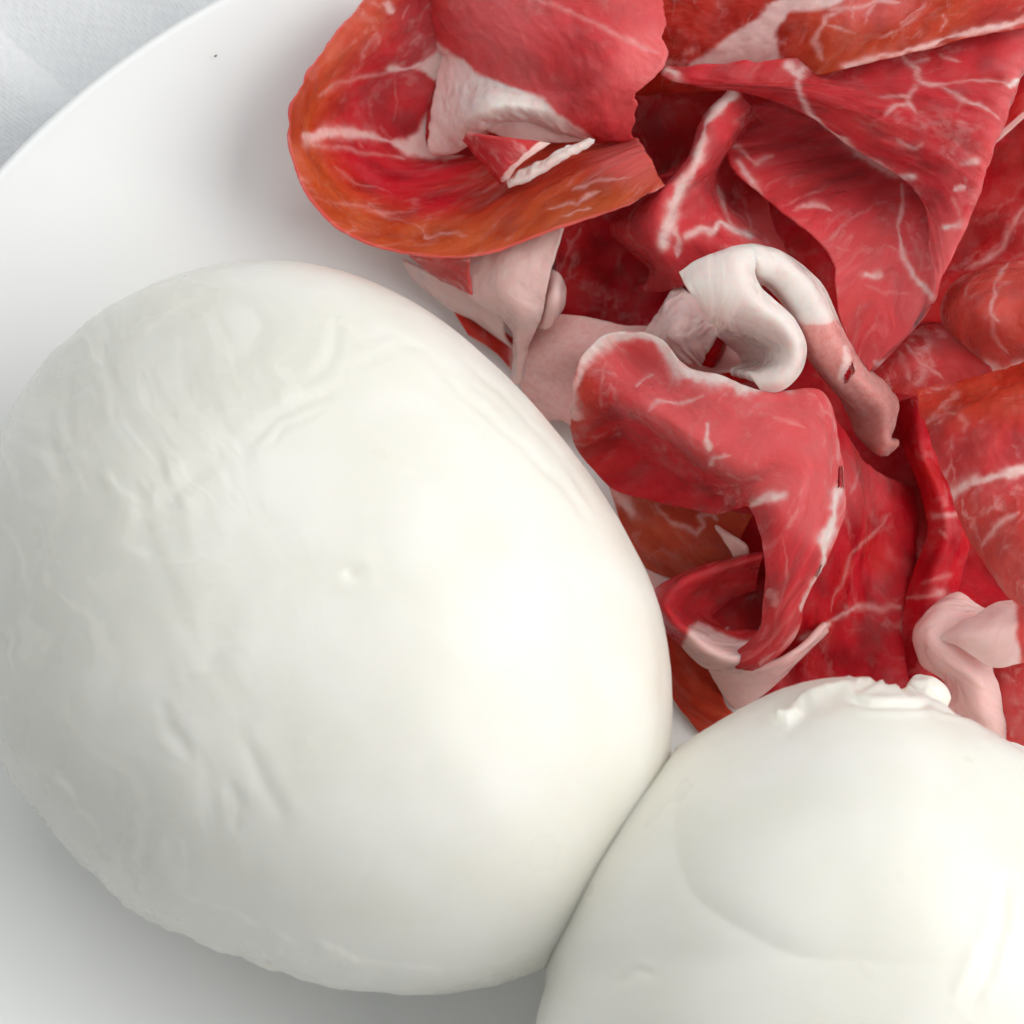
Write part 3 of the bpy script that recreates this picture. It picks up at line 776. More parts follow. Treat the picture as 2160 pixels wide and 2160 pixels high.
# ---- deep red hollow
R = slice_('deep red ham slice sunk in the hollow between orange cup and ridged slice')
sheet('lean_meat', [[(1140, 410, 17), (1168, 520, 13), (1165, 600, 11), (1150, 690, 8)], [(1260, 400, 16), (1262, 520, 11), (1280, 600, 8.6), (1280, 700, 7)], [(1340, 380, 16), (1360, 500, 12), (1360, 590, 8.6), (1360, 700, 7.2)], [(1440, 360, 16), (1440, 480, 13), (1440, 580, 9), (1430, 690, 8)]], R, seed=13, vein=.5,
      fat=[([(1225, 480), (1205, 510), (1180, 566)], 4, .6), ([(1230, 640), (1300, 655)], 6, .4)])
R = slice_('pale pink fat slice lying flat beside the fat-rimmed red slice')
sheet('fat_sheet', [[(1160, 660, 11.5), (1115, 720, 8.6), (1095, 800, 6.8), (1150, 890, 6.2)], [(1240, 667, 12.5), (1190, 730, 11.5), (1160, 810, 8.6), (1190, 890, 7.6)], [(1300, 682, 12.5), (1250, 740, 12), (1210, 810, 9), (1215, 905, 7.8)], [(1380, 688, 11.5), (1340, 730, 11.5), (1310, 790, 9), (1270, 860, 8)]], R, seed=14, fatall=.74, pale=.2, vein=.6, thick=.6)

# ---- ridged slice in the middle
R = slice_('red ham slice folded into a ridge with a white fat line, beside the triangular slice')
sheet('lean_meat', [[(1535, 197, 18), (1553, 190, 21.5), (1572, 212, 20), (1605, 245, 13), (1660, 285, 10.5)], [(1478, 262, 17), (1502, 262, 23), (1540, 272, 21.5), (1550, 320, 14), (1620, 360, 11.5)],
                    [(1438, 356, 16), (1462, 352, 23), (1498, 346, 21.5), (1522, 388, 14), (1620, 430, 12)], [(1300, 462, 15), (1400, 422, 22.5), (1452, 408, 21.5), (1520, 448, 17), (1640, 490, 13)],
                    [(1290, 490, 14), (1392, 478, 22), (1428, 460, 20.5), (1530, 490, 19), (1665, 540, 14)], [(1368, 568, 13), (1402, 540, 20.5), (1440, 520, 20.5), (1520, 520, 20), (1680, 600, 13)],
                    [(1340, 612, 11), (1400, 616, 15), (1440, 600, 17), (1540, 570, 17), (1690, 670, 11)]], R, nu=170, nv=150, seed=15, vein=.75, wrink=.25, ragged=.3,
      palef=lambda u, v, q: .55 * sstep(110, 30, np.hypot(q[..., 0] - 1630, q[..., 1] - 490)) + .25,
      fat=[([(1545, 200), (1508, 240), (1485, 280), (1473, 318), (1452, 358), (1428, 400), (1412, 440), (1405, 490), (1398, 522)], 9), ([(1412, 470), (1428, 510), (1432, 540)], 5),
           ([(1440, 500), (1470, 488), (1500, 492), (1520, 472), (1550, 488), (1585, 500)], 9, .8), ([(1514, 395), (1524, 430), (1534, 465), (1540, 480)], 5, .9), ([(1555, 400), (1580, 455), (1590, 490)], 3, .6), ([(1570, 235), (1548, 262)], 6, .7)])  # first streak paints a pearly highlight into the fat mask

# ---- the big triangular folded slice
R = slice_('big triangular red marbled ham slice folded over itself, upper right of centre')
big = [[(1402, 140, 24), (1600, 128, 25.5), (1900, 95, 26.5), (2190, 40, 28), (2150, 60, 22), (1900, 120, 13), (1570, 180, 12)],
       [(1402, 164, 23.5), (1600, 164, 25.5), (1900, 150, 28), (2168, 120, 29), (2132, 140, 22), (1900, 190, 11.5), (1580, 215, 11)],
       [(1560, 192, 23.5), (1700, 190, 27), (1900, 200, 29), (2142, 182, 30), (2112, 192, 23), (1900, 240, 11), (1575, 250, 12)],
       [(1690, 236, 24.5), (1800, 235, 28), (1950, 240, 29.5), (2116, 248, 30), (2086, 256, 23), (1880, 290, 12), (1545, 280, 14.5)],
       [(1790, 308, 25), (1870, 300, 27.5), (1980, 300, 29.5), (2091, 310, 30), (2062, 320, 24), (1860, 345, 14), (1526, 308, 16)],
       [(1896, 368, 25), (1950, 362, 27.2), (2010, 360, 29), (2069, 372, 29.5), (2040, 390, 25.5), (1860, 400, 18), (1560, 372, 18.5)],
       [(1948, 430, 26.2), (1980, 432, 27.5), (2010, 436, 28.6), (2047, 440, 28.8), (2030, 452, 25.8), (1880, 455, 21), (1665, 456, 22)],
       [(1962, 525, 26), (1978, 528, 26.8), (1993, 530, 27.2), (2010, 532, 27.4), (1990, 540, 25.4), (1880, 550, 23), (1752, 540, 23)],
       [(1965, 618, 25.4), (1967, 620, 25.5), (1969, 622, 25.6), (1972, 624, 25.6), (1950, 636, 24.6), (1850, 650, 23.6), (1765, 640, 23)],
       [(1944, 664, 24), (1946, 665, 24.1), (1948, 666, 24.1), (1948, 668, 24.1), (1915, 690, 23.6), (1860, 702, 23), (1783, 705, 22)],
       [(1841, 780, 21), (1840, 781, 21), (1839, 782, 21), (1837, 783, 21), (1835, 784, 21), (1832, 785, 21), (1829, 784, 21)]]
def pale_big(u, v, q):
    x, y = q[..., 0], q[..., 1]
    e = sstep(95, 10, np.abs(x - np.interp(y, [0, 120, 248, 372, 440, 532, 624], [2190, 2168, 2116, 2069, 2047, 2010, 1972])))
    return .18 + .45 * e * (0.6 + 0.5 * fbm(x * .03, y * .03, 2., 3)) + .25 * sstep(420, 520, y)  # lit fold edge and lower body painted in as paleness
sheet('lean_meat', big, R, nu=230, nv=230, thick=.36, seed=16, vein=.38, wrink=.16, ragged=.2, palef=pale_big,
      fat=[([(1690, 150), (1683, 175), (1690, 207), (1712, 240), (1742, 269), (1793, 308), (1830, 335), (1890, 366), (1930, 374)], 8.5, .95), ([(1660, 140), (1690, 165)], 13, .8), ([(1400, 150), (1428, 158)], 12),
           ([(1893, 118), (1917, 137), (1932, 150), (1934, 166), (1946, 180), (1988, 186), (2029, 207), (2081, 234), (2108, 248)], 5.5), ([(1917, 135), (1945, 132), (1965, 128)], 4), ([(1940, 180), (1915, 201), (1909, 217), (1936, 248)], 3.5, .9),
           ([(1850, 210), (1880, 206), (1913, 207)], 3.2, .8), ([(1909, 222), (1880, 232), (1862, 252)], 3.2, .8), ([(1988, 184), (2050, 176), (2122, 172)], 3.6, .8), ([(1980, 118), (2000, 126), (2030, 133)], 3.5, .8), ([(2038, 175), (2044, 155)], 3, .7),
           ([(1885, 290), (1905, 305), (1930, 312), (1945, 300)], 4.5, .8), ([(2029, 207), (2035, 220), (2022, 240)], 3, .7), ([(2130, 175), (2160, 150)], 12, .9), ([(2015, 262), (2040, 266)], 5, .7),
           ([(1905, 392), (1906, 440), (1899, 483), (1914, 545), (1934, 590), (1962, 624)], 5, .95), ([(1945, 605), (1964, 625)], 9), ([(1530, 306), (1556, 312), (1572, 336), (1586, 346), (1625, 336)], 5.5, .85), ([(1552, 345), (1580, 380), (1600, 410)], 9, .7),
           ([(1672, 446), (1700, 438), (1722, 438), (1758, 444)], 5, .85), ([(1820, 575), (1850, 578)], 8, .85), ([(1820, 600), (1880, 620), (1920, 628)], 4, .5), ([(1955, 535), (1965, 552)], 6, .7), ([(1940, 495), (1955, 510)], 4, .6),
           ([(2000, 485), (2024, 480)], 9, .85), ([(2010, 420), (2030, 455)], 6, .7), ([(2030, 340), (2060, 342)], 8, .8), ([(2020, 402), (2040, 392)], 7, .8), ([(1760, 520), (1790, 524)], 4, .6), ([(1835, 755), (1845, 760), (1860, 750)], 4, .7)])

# ---- orange slice along the top edge
R = slice_('orange red ham slice with a branching fat seam, along the top edge')
sheet('lean_meat', [[(1280, -50, 21), (1285, 60, 18.5), (1290, 130, 16), (1290, 205, 12)], [(1500, -50, 22.5), (1500, 50, 21.5), (1500, 120, 20.8), (1500, 190, 18)],
                    [(1640, -50, 25), (1640, 30, 25.5), (1640, 100, 24.5), (1640, 178, 22)], [(1745, -50, 27), (1750, 10, 28), (1755, 80, 28.6), (1759, 152, 28.4)],
                    [(1850, -50, 27.5), (1850, 10, 28.8), (1850, 70, 29.6), (1851, 130, 29.8)], [(2000, -50, 28), (2000, 0, 29.4), (2000, 50, 30.2), (2001, 91, 30.4)], [(2220, -80, 29), (2220, -30, 30.4), (2220, 10, 31.2), (2221, 46, 31.4)]],
      R, nu=180, nv=110, seed=17, vein=.7, tintf=lambda u, v, q: .35 + .35 * sstep(1600, 1750, q[..., 0]) - .35 * sstep(2000, 2100, q[..., 0]), wrink=.25, wscale=1.4,
      palef=lambda u, v, q: .5 * sstep(150, 30, np.hypot((q[..., 0] - 1840), (q[..., 1] - 15) * 2.2)) + .1 * sstep(1980, 2100, q[..., 0]),  # highlight along the top fold put into the colour
      fat=[([(1773, 20), (1742, 37), (1719, 68), (1712, 87), (1731, 103), (1740, 124)], 4.5, .85), ([(1735, 52), (1760, 62), (1800, 75)], 3, .7), ([(1990, 30), (2002, 45), (1985, 72)], 4, .8), ([(1745, 22), (1800, 16), (1900, 4)], 6, .8),
           ([(1790, 138), (1870, 117), (1940, 99), (2000, 84), (2080, 65), (2170, 47)], 8, .85)],
      poly=[[(1440, 150), (1470, 125), (1530, 88), (1600, 40), (1620, 8), (1700, -20), (1770, 0), (1740, 20), (1660, 22), (1640, 45), (1630, 62), (1640, 100), (1655, 160)]])

# ---- right margin
R = slice_('shadowed dark red ham slice with a thin fat vein, right of the triangular slice')
sheet('lean_meat', [[(2080, 100, 16), (2040, 300, 12), (1990, 500, 10.5), (1900, 680, 10)], [(2150, 100, 17), (2120, 300, 12.5), (2080, 500, 11), (2050, 680, 11)], [(2240, 100, 18), (2240, 300, 13), (2240, 480, 12), (2240, 680, 11.5)]], R, seed=18, tint=.1, vein=.35,
      fat=[([(2045, 568), (2085, 545), (2112, 524), (2135, 480), (2165, 430)], 5, .8), ([(2135, 545), (2165, 530)], 5, .7)])
R = slice_('ham slice at the right edge showing only its thin white fat margin')
sheet('lean_meat', [[(2100, 235, 22.00), (2078, 322, 20.50)], [(2165, 185, 24.00), (2160, 250, 22.50)], [(2240, 120, 25.00), (2240, 190, 24.00)]], R, nu=70, nv=60, seed=19, tint=.2, vein=.4, edgefat=[('v1', 0.95)])
R = slice_('rounded orange pink ham roll bulging in from the right edge, rimmed with fat')
sheet('lean_meat', [[(2060, 572, 20.00), (2110, 560, 22.00), (2230, 545, 22.00)], [(1997, 618, 21.00), (2080, 610, 28.50), (2230, 610, 30.00)], [(1987, 654, 21.00), (2070, 660, 30.00), (2230, 670, 31.00)], [(1994, 690, 21.00), (2080, 710, 28.00), (2230, 725, 29.00)], [(2048, 752, 21.00), (2110, 755, 24.00), (2230, 745, 25.00)], [(2104, 804, 20.50), (2140, 780, 22.00), (2230, 730, 22.50)]],
      R, nu=120, nv=110, seed=20, tint=.55, pale=.25, vein=.5,
      fat=[([(2050, 577), (2020, 592), (1997, 620), (1989, 654), (1996, 688), (2020, 720), (2050, 750), (2080, 782), (2110, 792), (2165, 762)], 6.5, .95), ([(2130, 560), (2105, 600), (2092, 640), (2090, 660), (2110, 675)], 4.5, .8), ([(2092, 650), (2095, 700), (2115, 730), (2130, 745)], 4, .7), ([(2080, 768), (2110, 795), (2150, 778)], 11)])
R = slice_('flat pink red ham slice with a rough edge, below the rounded roll at right')
sheet('lean_meat', [[(1838, 782, 19.00), (1850, 802, 19.00), (1864, 822, 18.00)], [(1905, 712, 20.00), (1925, 770, 21.00), (1921, 832, 19.50)], [(2000, 680, 21.00), (2008, 745, 22.00), (1990, 831, 20.50)], [(2075, 735, 21.50), (2090, 775, 21.50), (2104, 804, 20.00)]], R, nu=110, nv=80, seed=21, vein=.95, pale=.25, tint=.15, ragged=.3,
      fat=[([(1910, 725), (1925, 745), (1960, 775), (1990, 800)], 4, .8), ([(1895, 745), (1915, 775), (1922, 800)], 6, .6)])
R = slice_('brownish red ham slice at the right edge crossed by a broad white fat stripe')
sheet('lean_meat', [[(1930, 822, 27.00), (2050, 798, 27.50), (2240, 740, 28.00)], [(1950, 890, 29.00), (2060, 880, 33.00), (2240, 850, 34.00)], [(1986, 986, 30.00), (2080, 980, 34.50), (2240, 950, 35.50)], [(2006, 1036, 30.00), (2090, 1035, 34.00), (2240, 1020, 35.50)], [(2030, 1108, 29.20), (2110, 1110, 33.00), (2240, 1110, 35.00)],
                    [(2060, 1162, 28.00), (2130, 1180, 32.00), (2240, 1200, 34.00)], [(2122, 1250, 27.00), (2160, 1250, 30.00), (2240, 1250, 32.00)], [(2180, 1290, 26.50), (2200, 1285, 28.00), (2240, 1280, 29.00)]], R, nu=160, nv=110, seed=22, ragged=.25, wrink=.22, wscale=1.5, vein=.75,
      tintf=lambda u, v, q: .42 * sstep(960, 850, q[..., 1]) + .30 * sstep(1020, 1080, q[..., 1]) + .1, palef=lambda u, v, q: .30 * sstep(850, 980, q[..., 1]),
      fat=[([(2012, 1036), (2050, 1020), (2100, 1006), (2165, 990)], 11), ([(2008, 1040), (2040, 1028)], 15), ([(2153, 1081), (2112, 1102), (2090, 1125), (2070, 1150)], 5, .9), ([(1955, 890), (1985, 880), (2020, 878)], 4, .6), ([(2030, 885), (2045, 900), (2035, 912)], 10, .4), ([(1990, 940), (2040, 925)], 4, .5)])
R = slice_('narrow shadowed red ham strip running down between the dark slice and the striped slice')
sheet('lean_meat', [[(1880, 850, 9.50), (1930, 840, 11.50), (1985, 850, 7.50)], [(1912, 960, 9.50), (1945, 960, 12.50), (1995, 980, 7.00)], [(1950, 1060, 9.00), (1985, 1060, 11.50), (2030, 1080, 6.50)], [(1958, 1120, 8.50), (1995, 1120, 11.00), (2045, 1140, 6.00)], [(1930, 1200, 7.50), (1970, 1200, 10.00), (2035, 1210, 5.50)], [(1905, 1300, 6.50), (1950, 1300, 9.00), (2010, 1310, 5.50)], [(1895, 1430, 5.30), (1940, 1430, 6.50), (2000, 1430, 4.90)]],
      R, nu=140, nv=60, seed=23, vein=.4, fat=[([(1970, 1086), (2012, 1086)], 8, .75), ([(1982, 1122), (1996, 1138)], 7, .7), ([(1946, 1228), (1998, 1220)], 6, .7), ([(1918, 1262), (1980, 1256)], 9, .8)])

# ---- fat-rimmed red slice in the middle, sweeping down in a tail
R = slice_('large pink red ham slice with white fat rim, sweeping down in a narrow tail')
mid_cols = [[(1203, 898, 12), (1206, 880, 14), (1208, 852, 16), (1209, 830, 17.6), (1209, 815, 18.5)], [(1215, 940, 11), (1245, 890, 16), (1242, 840, 19), (1232, 790, 19.2), (1222, 762, 20)],
            [(1250, 990, 10.6), (1282, 925, 13.4), (1292, 835, 21.6), (1276, 762, 19.8), (1262, 716, 21)], [(1288, 1030, 10.6), (1328, 958, 13.4), (1342, 850, 24), (1332, 765, 19), (1310, 700, 21.5)],
            [(1346, 1048, 11.5), (1384, 990, 14), (1402, 880, 26), (1394, 790, 21), (1388, 712, 22)], [(1429, 1068, 13), (1452, 1025, 15.6), (1480, 930, 27.2), (1468, 835, 25), (1450, 775, 23.2)],
            [(1510, 1085, 16), (1528, 1046, 18.6), (1552, 975, 27.8), (1550, 870, 27), (1530, 796, 24.4)], [(1578, 1068, 22), (1590, 1035, 25.2), (1640, 980, 27.5), (1640, 900, 28), (1630, 828, 25)],
            [(1592, 1090, 24), (1620, 1070, 26.2), (1680, 1020, 27.6), (1710, 940, 27), (1734, 825, 23.6)], [(1600, 1115, 24.2), (1630, 1105, 26.2), (1690, 1070, 27.2), (1740, 1010, 26), (1767, 930, 23.6)],
            [(1608, 1143, 24.2), (1640, 1140, 25.6), (1690, 1120, 26), (1740, 1085, 25.4), (1782, 1062, 24)], [(1616, 1206, 22.8), (1645, 1210, 24.2), (1680, 1200, 24.6), (1715, 1190, 24.2), (1743, 1185, 23)],
            [(1612, 1270, 20), (1635, 1280, 21.8), (1660, 1280, 22.2), (1680, 1275, 21.8), (1701, 1264, 21)], [(1600, 1330, 16.6), (1620, 1345, 18.4), (1645, 1345, 19), (1665, 1340, 18.8), (1684, 1330, 18.2)],
            [(1553, 1378, 14), (1567, 1394, 15.6), (1590, 1405, 16), (1620, 1396, 16.4), (1640, 1380, 16.2)], [(1547, 1394, 13.4), (1550, 1404, 13.8), (1560, 1412, 14.2), (1580, 1414, 14.6), (1602, 1406, 14.6)]]
def pale_mid(u, v, q):
    x, y = q[..., 0], q[..., 1]
    d, _ = line_dist(q, [(1330, 850), (1400, 900), (1560, 1040)])
    return .08 + .56 * sstep(35, -40, (y - 850) - 0.78 * (x - 1330)) + .15 * sstep(1050, 1150, y)  # face toward the light painted paler than the one below the crease
sheet('lean_meat', mid_cols, R, nu=300, nv=190, thick=.38, seed=24, vein=.5, wrink=.16, ragged=.16, palef=pale_mid, tintf=lambda u, v, q: .35 * sstep(1340, 1230, q[..., 0] + .3 * (q[..., 1] - 800)) + .25 * sstep(60, 10, np.hypot(q[..., 0] - 1385, q[..., 1] - 765)),
      holes=[[(1765, 984), (1775, 986), (1779, 1030), (1764, 1028)], [(1727, 1190), (1731, 1192), (1722, 1214), (1713, 1216)]],
      fat=[([(1210, 870), (1211, 815), (1226, 763), (1262, 722), (1310, 706), (1345, 706), (1388, 722), (1418, 752), (1448, 788), (1500, 796), (1560, 806), (1640, 822)], 14), ([(1440, 785), (1500, 798), (1570, 808), (1650, 820)], 19),
           ([(1765, 930), (1768, 975)], 4, .9), ([(1772, 1040), (1765, 1070), (1758, 1102), (1740, 1145)], 11), ([(1740, 1143), (1734, 1181), (1713, 1222), (1697, 1262), (1688, 1290)], 7), ([(1683, 1320), (1665, 1350), (1640, 1375), (1600, 1398)], 6, .8),
           ([(1345, 820), (1357, 803), (1378, 791)], 6, .85), ([(1376, 860), (1385, 850), (1430, 862), (1480, 842)], 6, .7), ([(1490, 900), (1488, 930), (1495, 945)], 8, .7), ([(1495, 980), (1505, 965), (1535, 960)], 6, .8), ([(1590, 1064), (1625, 1048), (1655, 1040)], 9, .85),
           ([(1600, 842), (1640, 836)], 6, .4), ([(1630, 880), (1660, 886), (1700, 905)], 6, .5), ([(1280, 760), (1270, 800), (1272, 850)], 5, .5), ([(1625, 1250), (1640, 1262), (1645, 1275)], 5, .8), ([(1655, 1120), (1660, 1190), (1650, 1280), (1620, 1370)], 3, .5), ([(1563, 1010), (1590, 1005), (1605, 1012)], 5, .6)])

# ---- white fat curl
R = slice_('thick white fat curl rolled over itself above the fat-rimmed slice')
sheet('fat_flap', [[(1608, 830, 24.5), (1598, 814, 25), (1584, 799, 24.5), (1560, 790, 22), (1540, 784, 18)], [(1655, 817, 25), (1640, 802, 26.5), (1615, 794, 25.5), (1590, 786, 20), (1560, 776, 15)], [(1690, 772, 25.5), (1672, 766, 27.5), (1645, 765, 25.6), (1610, 765, 18), (1570, 765, 13.5)],
                   [(1695, 730, 26.5), (1676, 728, 28.5), (1648, 730, 26), (1605, 740, 18), (1560, 745, 13.5)], [(1676, 682, 27.5), (1656, 690, 29.5), (1620, 700, 27), (1580, 710, 20), (1535, 722, 14.5)], [(1629, 634, 28.5), (1605, 650, 30.5), (1570, 670, 28.5), (1542, 690, 24), (1514, 702, 18)],
                   [(1600, 603, 29.5), (1575, 620, 31.5), (1540, 645, 30.5), (1518, 665, 28), (1508, 682, 25)], [(1590, 576, 30.5), (1560, 590, 32.5), (1520, 610, 32), (1490, 632, 30.6), (1478, 642, 29.4)], [(1592, 556, 31.5), (1555, 557, 33), (1510, 572, 32.5), (1470, 592, 31.6), (1452, 611, 30.8)],
                   [(1591, 532, 31.5), (1550, 536, 32.2), (1500, 550, 31.8), (1465, 564, 31.2), (1441, 592, 30.4)], [(1584, 520, 30), (1540, 528, 30.6), (1492, 547, 30.6), (1455, 562, 30.6), (1431, 574, 30.2)]], R, nu=190, nv=120, thick=.95, seed=25, fatall=1, pale=.95, wrink=.07, ragged=.08)
sheet('rolled_strip', [[(1545, 527, 27), (1545, 533, 29.4), (1545, 548, 29.8), (1548, 566, 28.4)], [(1590, 519, 27), (1590, 528, 31), (1590, 545, 31.6), (1592, 566, 30)], [(1640, 531, 25.5), (1622, 545, 30.8), (1606, 565, 31), (1598, 592, 27.5)], [(1690, 562, 24), (1666, 577, 30), (1640, 590, 29.6), (1622, 602, 25)], [(1730, 602, 23.4), (1706, 622, 29), (1680, 640, 28.6), (1657, 642, 23)],
                       [(1755, 650, 22.4), (1730, 670, 28), (1704, 690, 27.4), (1673, 682, 21.4)], [(1772, 692, 21.6), (1748, 712, 26.6), (1720, 730, 26), (1690, 726, 20)], [(1800, 740, 20.6), (1775, 757, 25), (1745, 770, 24.2), (1711, 757, 18.4)], [(1831, 783, 19.6), (1805, 800, 23.4), (1775, 812, 22.4), (1745, 800, 17)],
                       [(1868, 815, 18.6), (1840, 835, 22), (1810, 850, 20.6), (1775, 836, 15.6)], [(1891, 850, 17.4), (1862, 865, 20.6), (1830, 880, 18.6), (1795, 880, 14)], [(1883, 893, 16), (1862, 905, 18.6), (1840, 918, 16.6), (1812, 916, 12.8)], [(1874, 922, 15), (1868, 930, 17.6), (1860, 940, 16.8), (1850, 953, 12.6)], [(1893, 934, 13.4), (1890, 938, 14.2), (1884, 945, 13.8), (1874, 955, 12)]], R, nu=220, nv=80, thick=.65, seed=26, vein=.9, tint=.8, ragged=.14, fatall=.46,
      holes=[[(1793, 763), (1800, 782), (1790, 800), (1782, 808), (1780, 795), (1787, 776)]], palef=lambda u, v, q: .95 * sstep(700, 660, q[..., 1]) + .36 * sstep(660, 700, q[..., 1]),
      poly=[[(1570, 500), (1760, 560), (1775, 672), (1730, 680), (1680, 678), (1650, 670), (1570, 600)]], fat=[([(1772, 735), (1782, 765), (1775, 795)], 15), ([(1880, 830), (1885, 855), (1872, 900), (1862, 940)], 6, .9), ([(1850, 945), (1870, 938), (1930, 940)], 6, .6), ([(1800, 850), (1840, 850), (1870, 850)], 3.5, .7), ([(1810, 890), (1850, 890)], 4, .7), ([(1800, 905), (1830, 880), (1840, 860)], 3.5, .6)])
R = slice_('lilac white fat fold tucked in the pocket beneath the white curl')
sheet('fat_fold', [[(1432, 598, 15), (1470, 638, 17), (1522, 688, 16)], [(1395, 645, 15), (1440, 680, 19), (1517, 700, 17)], [(1368, 696, 13), (1430, 722, 18), (1497, 738, 16)], [(1400, 745, 11), (1442, 764, 15), (1480, 774, 14)]], R, nu=80, nv=80, seed=27, fatall=1, pale=.42, thick=.9, wrink=.4, wscale=1.5)
sheet('pocket_floor', [[(1435, 770, 10.5), (1500, 792, 11.5)], [(1520, 700, 11.5), (1560, 785, 12.5)], [(1600, 690, 12.5), (1625, 775, 13)]], R, nu=50, nv=40, seed=41, fatall=1, pale=.3, thick=.6)
sheet('muscle_edge', [[(1511, 690, 16.6), (1520, 690, 16), (1533, 704, 13)], [(1500, 730, 16.2), (1514, 732, 15.5), (1526, 732, 12.4)], [(1476, 766, 14.4), (1490, 772, 14), (1502, 774, 11.6)]], R, nu=60, nv=30, seed=28, vein=.2, thick=.7)

# ---- dark slice right of the tail
R = slice_('very dark red veined ham slice sloping down to the right of the narrow tail')
sheet('lean_meat', [[(1755, 870, 21.5), (1792, 930, 20), (1835, 985, 12), (1925, 1030, 6.2)], [(1770, 1000, 22), (1800, 1020, 20.5), (1845, 1050, 11), (1935, 1080, 6)], [(1740, 1120, 20.5), (1790, 1130, 18.5), (1840, 1150, 9.5), (1930, 1170, 6)], [(1700, 1240, 17), (1750, 1240, 15), (1830, 1260, 8), (1925, 1290, 6.2)],
                    [(1650, 1330, 11), (1720, 1330, 11), (1800, 1350, 8.5), (1920, 1380, 6.2)], [(1600, 1410, 7), (1700, 1420, 7), (1800, 1440, 6.6), (1915, 1460, 6)], [(1560, 1480, 5.4), (1700, 1500, 5.6), (1800, 1510, 5.6), (1910, 1530, 5.4)]], R, nu=160, nv=120, seed=29, vein=.5, tint=0,
      palef=lambda u, v, q: .3 * sstep(110, 30, np.hypot(q[..., 0] - 1810, q[..., 1] - 1020)),
      fat=[([(1870, 1088), (1829, 1139), (1788, 1177), (1777, 1216), (1759, 1257), (1757, 1290)], 3.2, .7), ([(1690, 1342), (1705, 1334), (1746, 1313), (1808, 1284), (1850, 1282), (1905, 1280)], 6, .9), ([(1690, 1345), (1745, 1318)], 11), ([(1785, 1050), (1800, 1000), (1806, 985)], 3, .6), ([(1880, 1080), (1850, 1098)], 3, .5)])

# ---- loop under the tail with its fat rim
R = slice_('dark red ham loop with a pale fat rim, cupped under the narrow tail')
sheet('lean_meat', [[(1630, 1160, 11), (1608, 1174, 14), (1602, 1200, 11), (1595, 1245, 8)], [(1500, 1192, 11), (1500, 1205, 15), (1510, 1232, 11), (1540, 1262, 7.8)], [(1428, 1218, 10), (1442, 1230, 15), (1472, 1256, 11), (1520, 1280, 7.4)], [(1380, 1255, 9), (1405, 1272, 15), (1442, 1286, 11.4), (1500, 1300, 7.4)],
                    [(1392, 1312, 9), (1425, 1310, 15.4), (1457, 1310, 12), (1507, 1310, 7.4)], [(1438, 1358, 10), (1458, 1340, 16), (1480, 1328, 12.4), (1522, 1320, 7.8)], [(1486, 1404, 11), (1500, 1375, 16), (1516, 1350, 12.4), (1540, 1325, 8)], [(1550, 1416, 11.4), (1550, 1390, 15.4), (1556, 1362, 12), (1566, 1330, 8)], [(1605, 1414, 11.4), (1598, 1390, 14), (1598, 1360, 11), (1598, 1330, 8)]],
      R, nu=170, nv=90, seed=30, vein=.15, thick=.5, pale=.15, fat=[([(1530, 1335), (1570, 1300), (1600, 1260), (1608, 1210)], 9, .7)],
      poly=[[(1448, 1330), (1470, 1318), (1500, 1335), (1530, 1352), (1565, 1362), (1620, 1360), (1620, 1420), (1480, 1420), (1440, 1365)]])
sheet('fat_face', [[(1488, 1402, 11), (1505, 1432, 8.4), (1525, 1466, 6.6), (1548, 1494, 5.2)], [(1550, 1416, 11.6), (1560, 1442, 9), (1567, 1467, 7), (1574, 1486, 5.6)], [(1640, 1396, 13), (1640, 1417, 10.4), (1628, 1437, 8), (1612, 1458, 6.4)], [(1742, 1313, 12.4), (1744, 1318, 11.6), (1746, 1323, 11), (1748, 1327, 10.6)]], R, nu=90, nv=60, seed=31, fatall=1, pale=.1, thick=.7)

# ---- brownish orange slice beside the large ball
R = slice_('brown orange ham slice with fat marbling, tucked low beside the large mozzarella ball')
sheet('lean_meat', [[(1280, 1015, 6.2), (1305, 1090, 5.6), (1335, 1160, 5.2), (1362, 1200, 5.0)], [(1380, 1035, 7.2), (1390, 1100, 8), (1400, 1166, 6.8), (1410, 1218, 5.2)], [(1480, 1062, 8), (1480, 1120, 9), (1470, 1166, 8), (1452, 1228, 5.6)], [(1590, 1085, 9), (1565, 1130, 10), (1550, 1178, 8.6), (1535, 1215, 6.6)]], R, nu=110, nv=90, seed=32, tint=.95, vein=.5, pale=.12,
      fat=[([(1384, 1062), (1395, 1090), (1417, 1112), (1446, 1117), (1467, 1133), (1484, 1112), (1470, 1092), (1498, 1083), (1513, 1098)], 5.5, .9), ([(1300, 1045), (1325, 1075)], 16), ([(1365, 1180), (1400, 1160), (1430, 1170)], 4, .4)])
sheet('fat_edge', [[(1508, 1108, 10.4), (1528, 1132, 10)], [(1545, 1128, 12), (1538, 1152, 11)], [(1574, 1150, 12), (1546, 1168, 10.6)], [(1582, 1172, 11), (1553, 1190, 9.6)]], R, nu=60, nv=40, seed=33, fatall=1, pale=.2, thick=.7)
R = slice_('red ham slice in shadow behind the narrow tail and the brown orange slice')
sheet('lean_meat', [[(1470, 1050, 7.4), (1490, 1130, 6.6), (1490, 1215, 5.8)], [(1570, 1060, 9.6), (1580, 1130, 8), (1575, 1210, 6.4)], [(1690, 1080, 9), (1690, 1140, 7.4), (1690, 1210, 6.6)]], R, nu=80, nv=70, seed=34, vein=.1)
R = slice_('pale fat scrap flat on the plate below the brown orange slice')
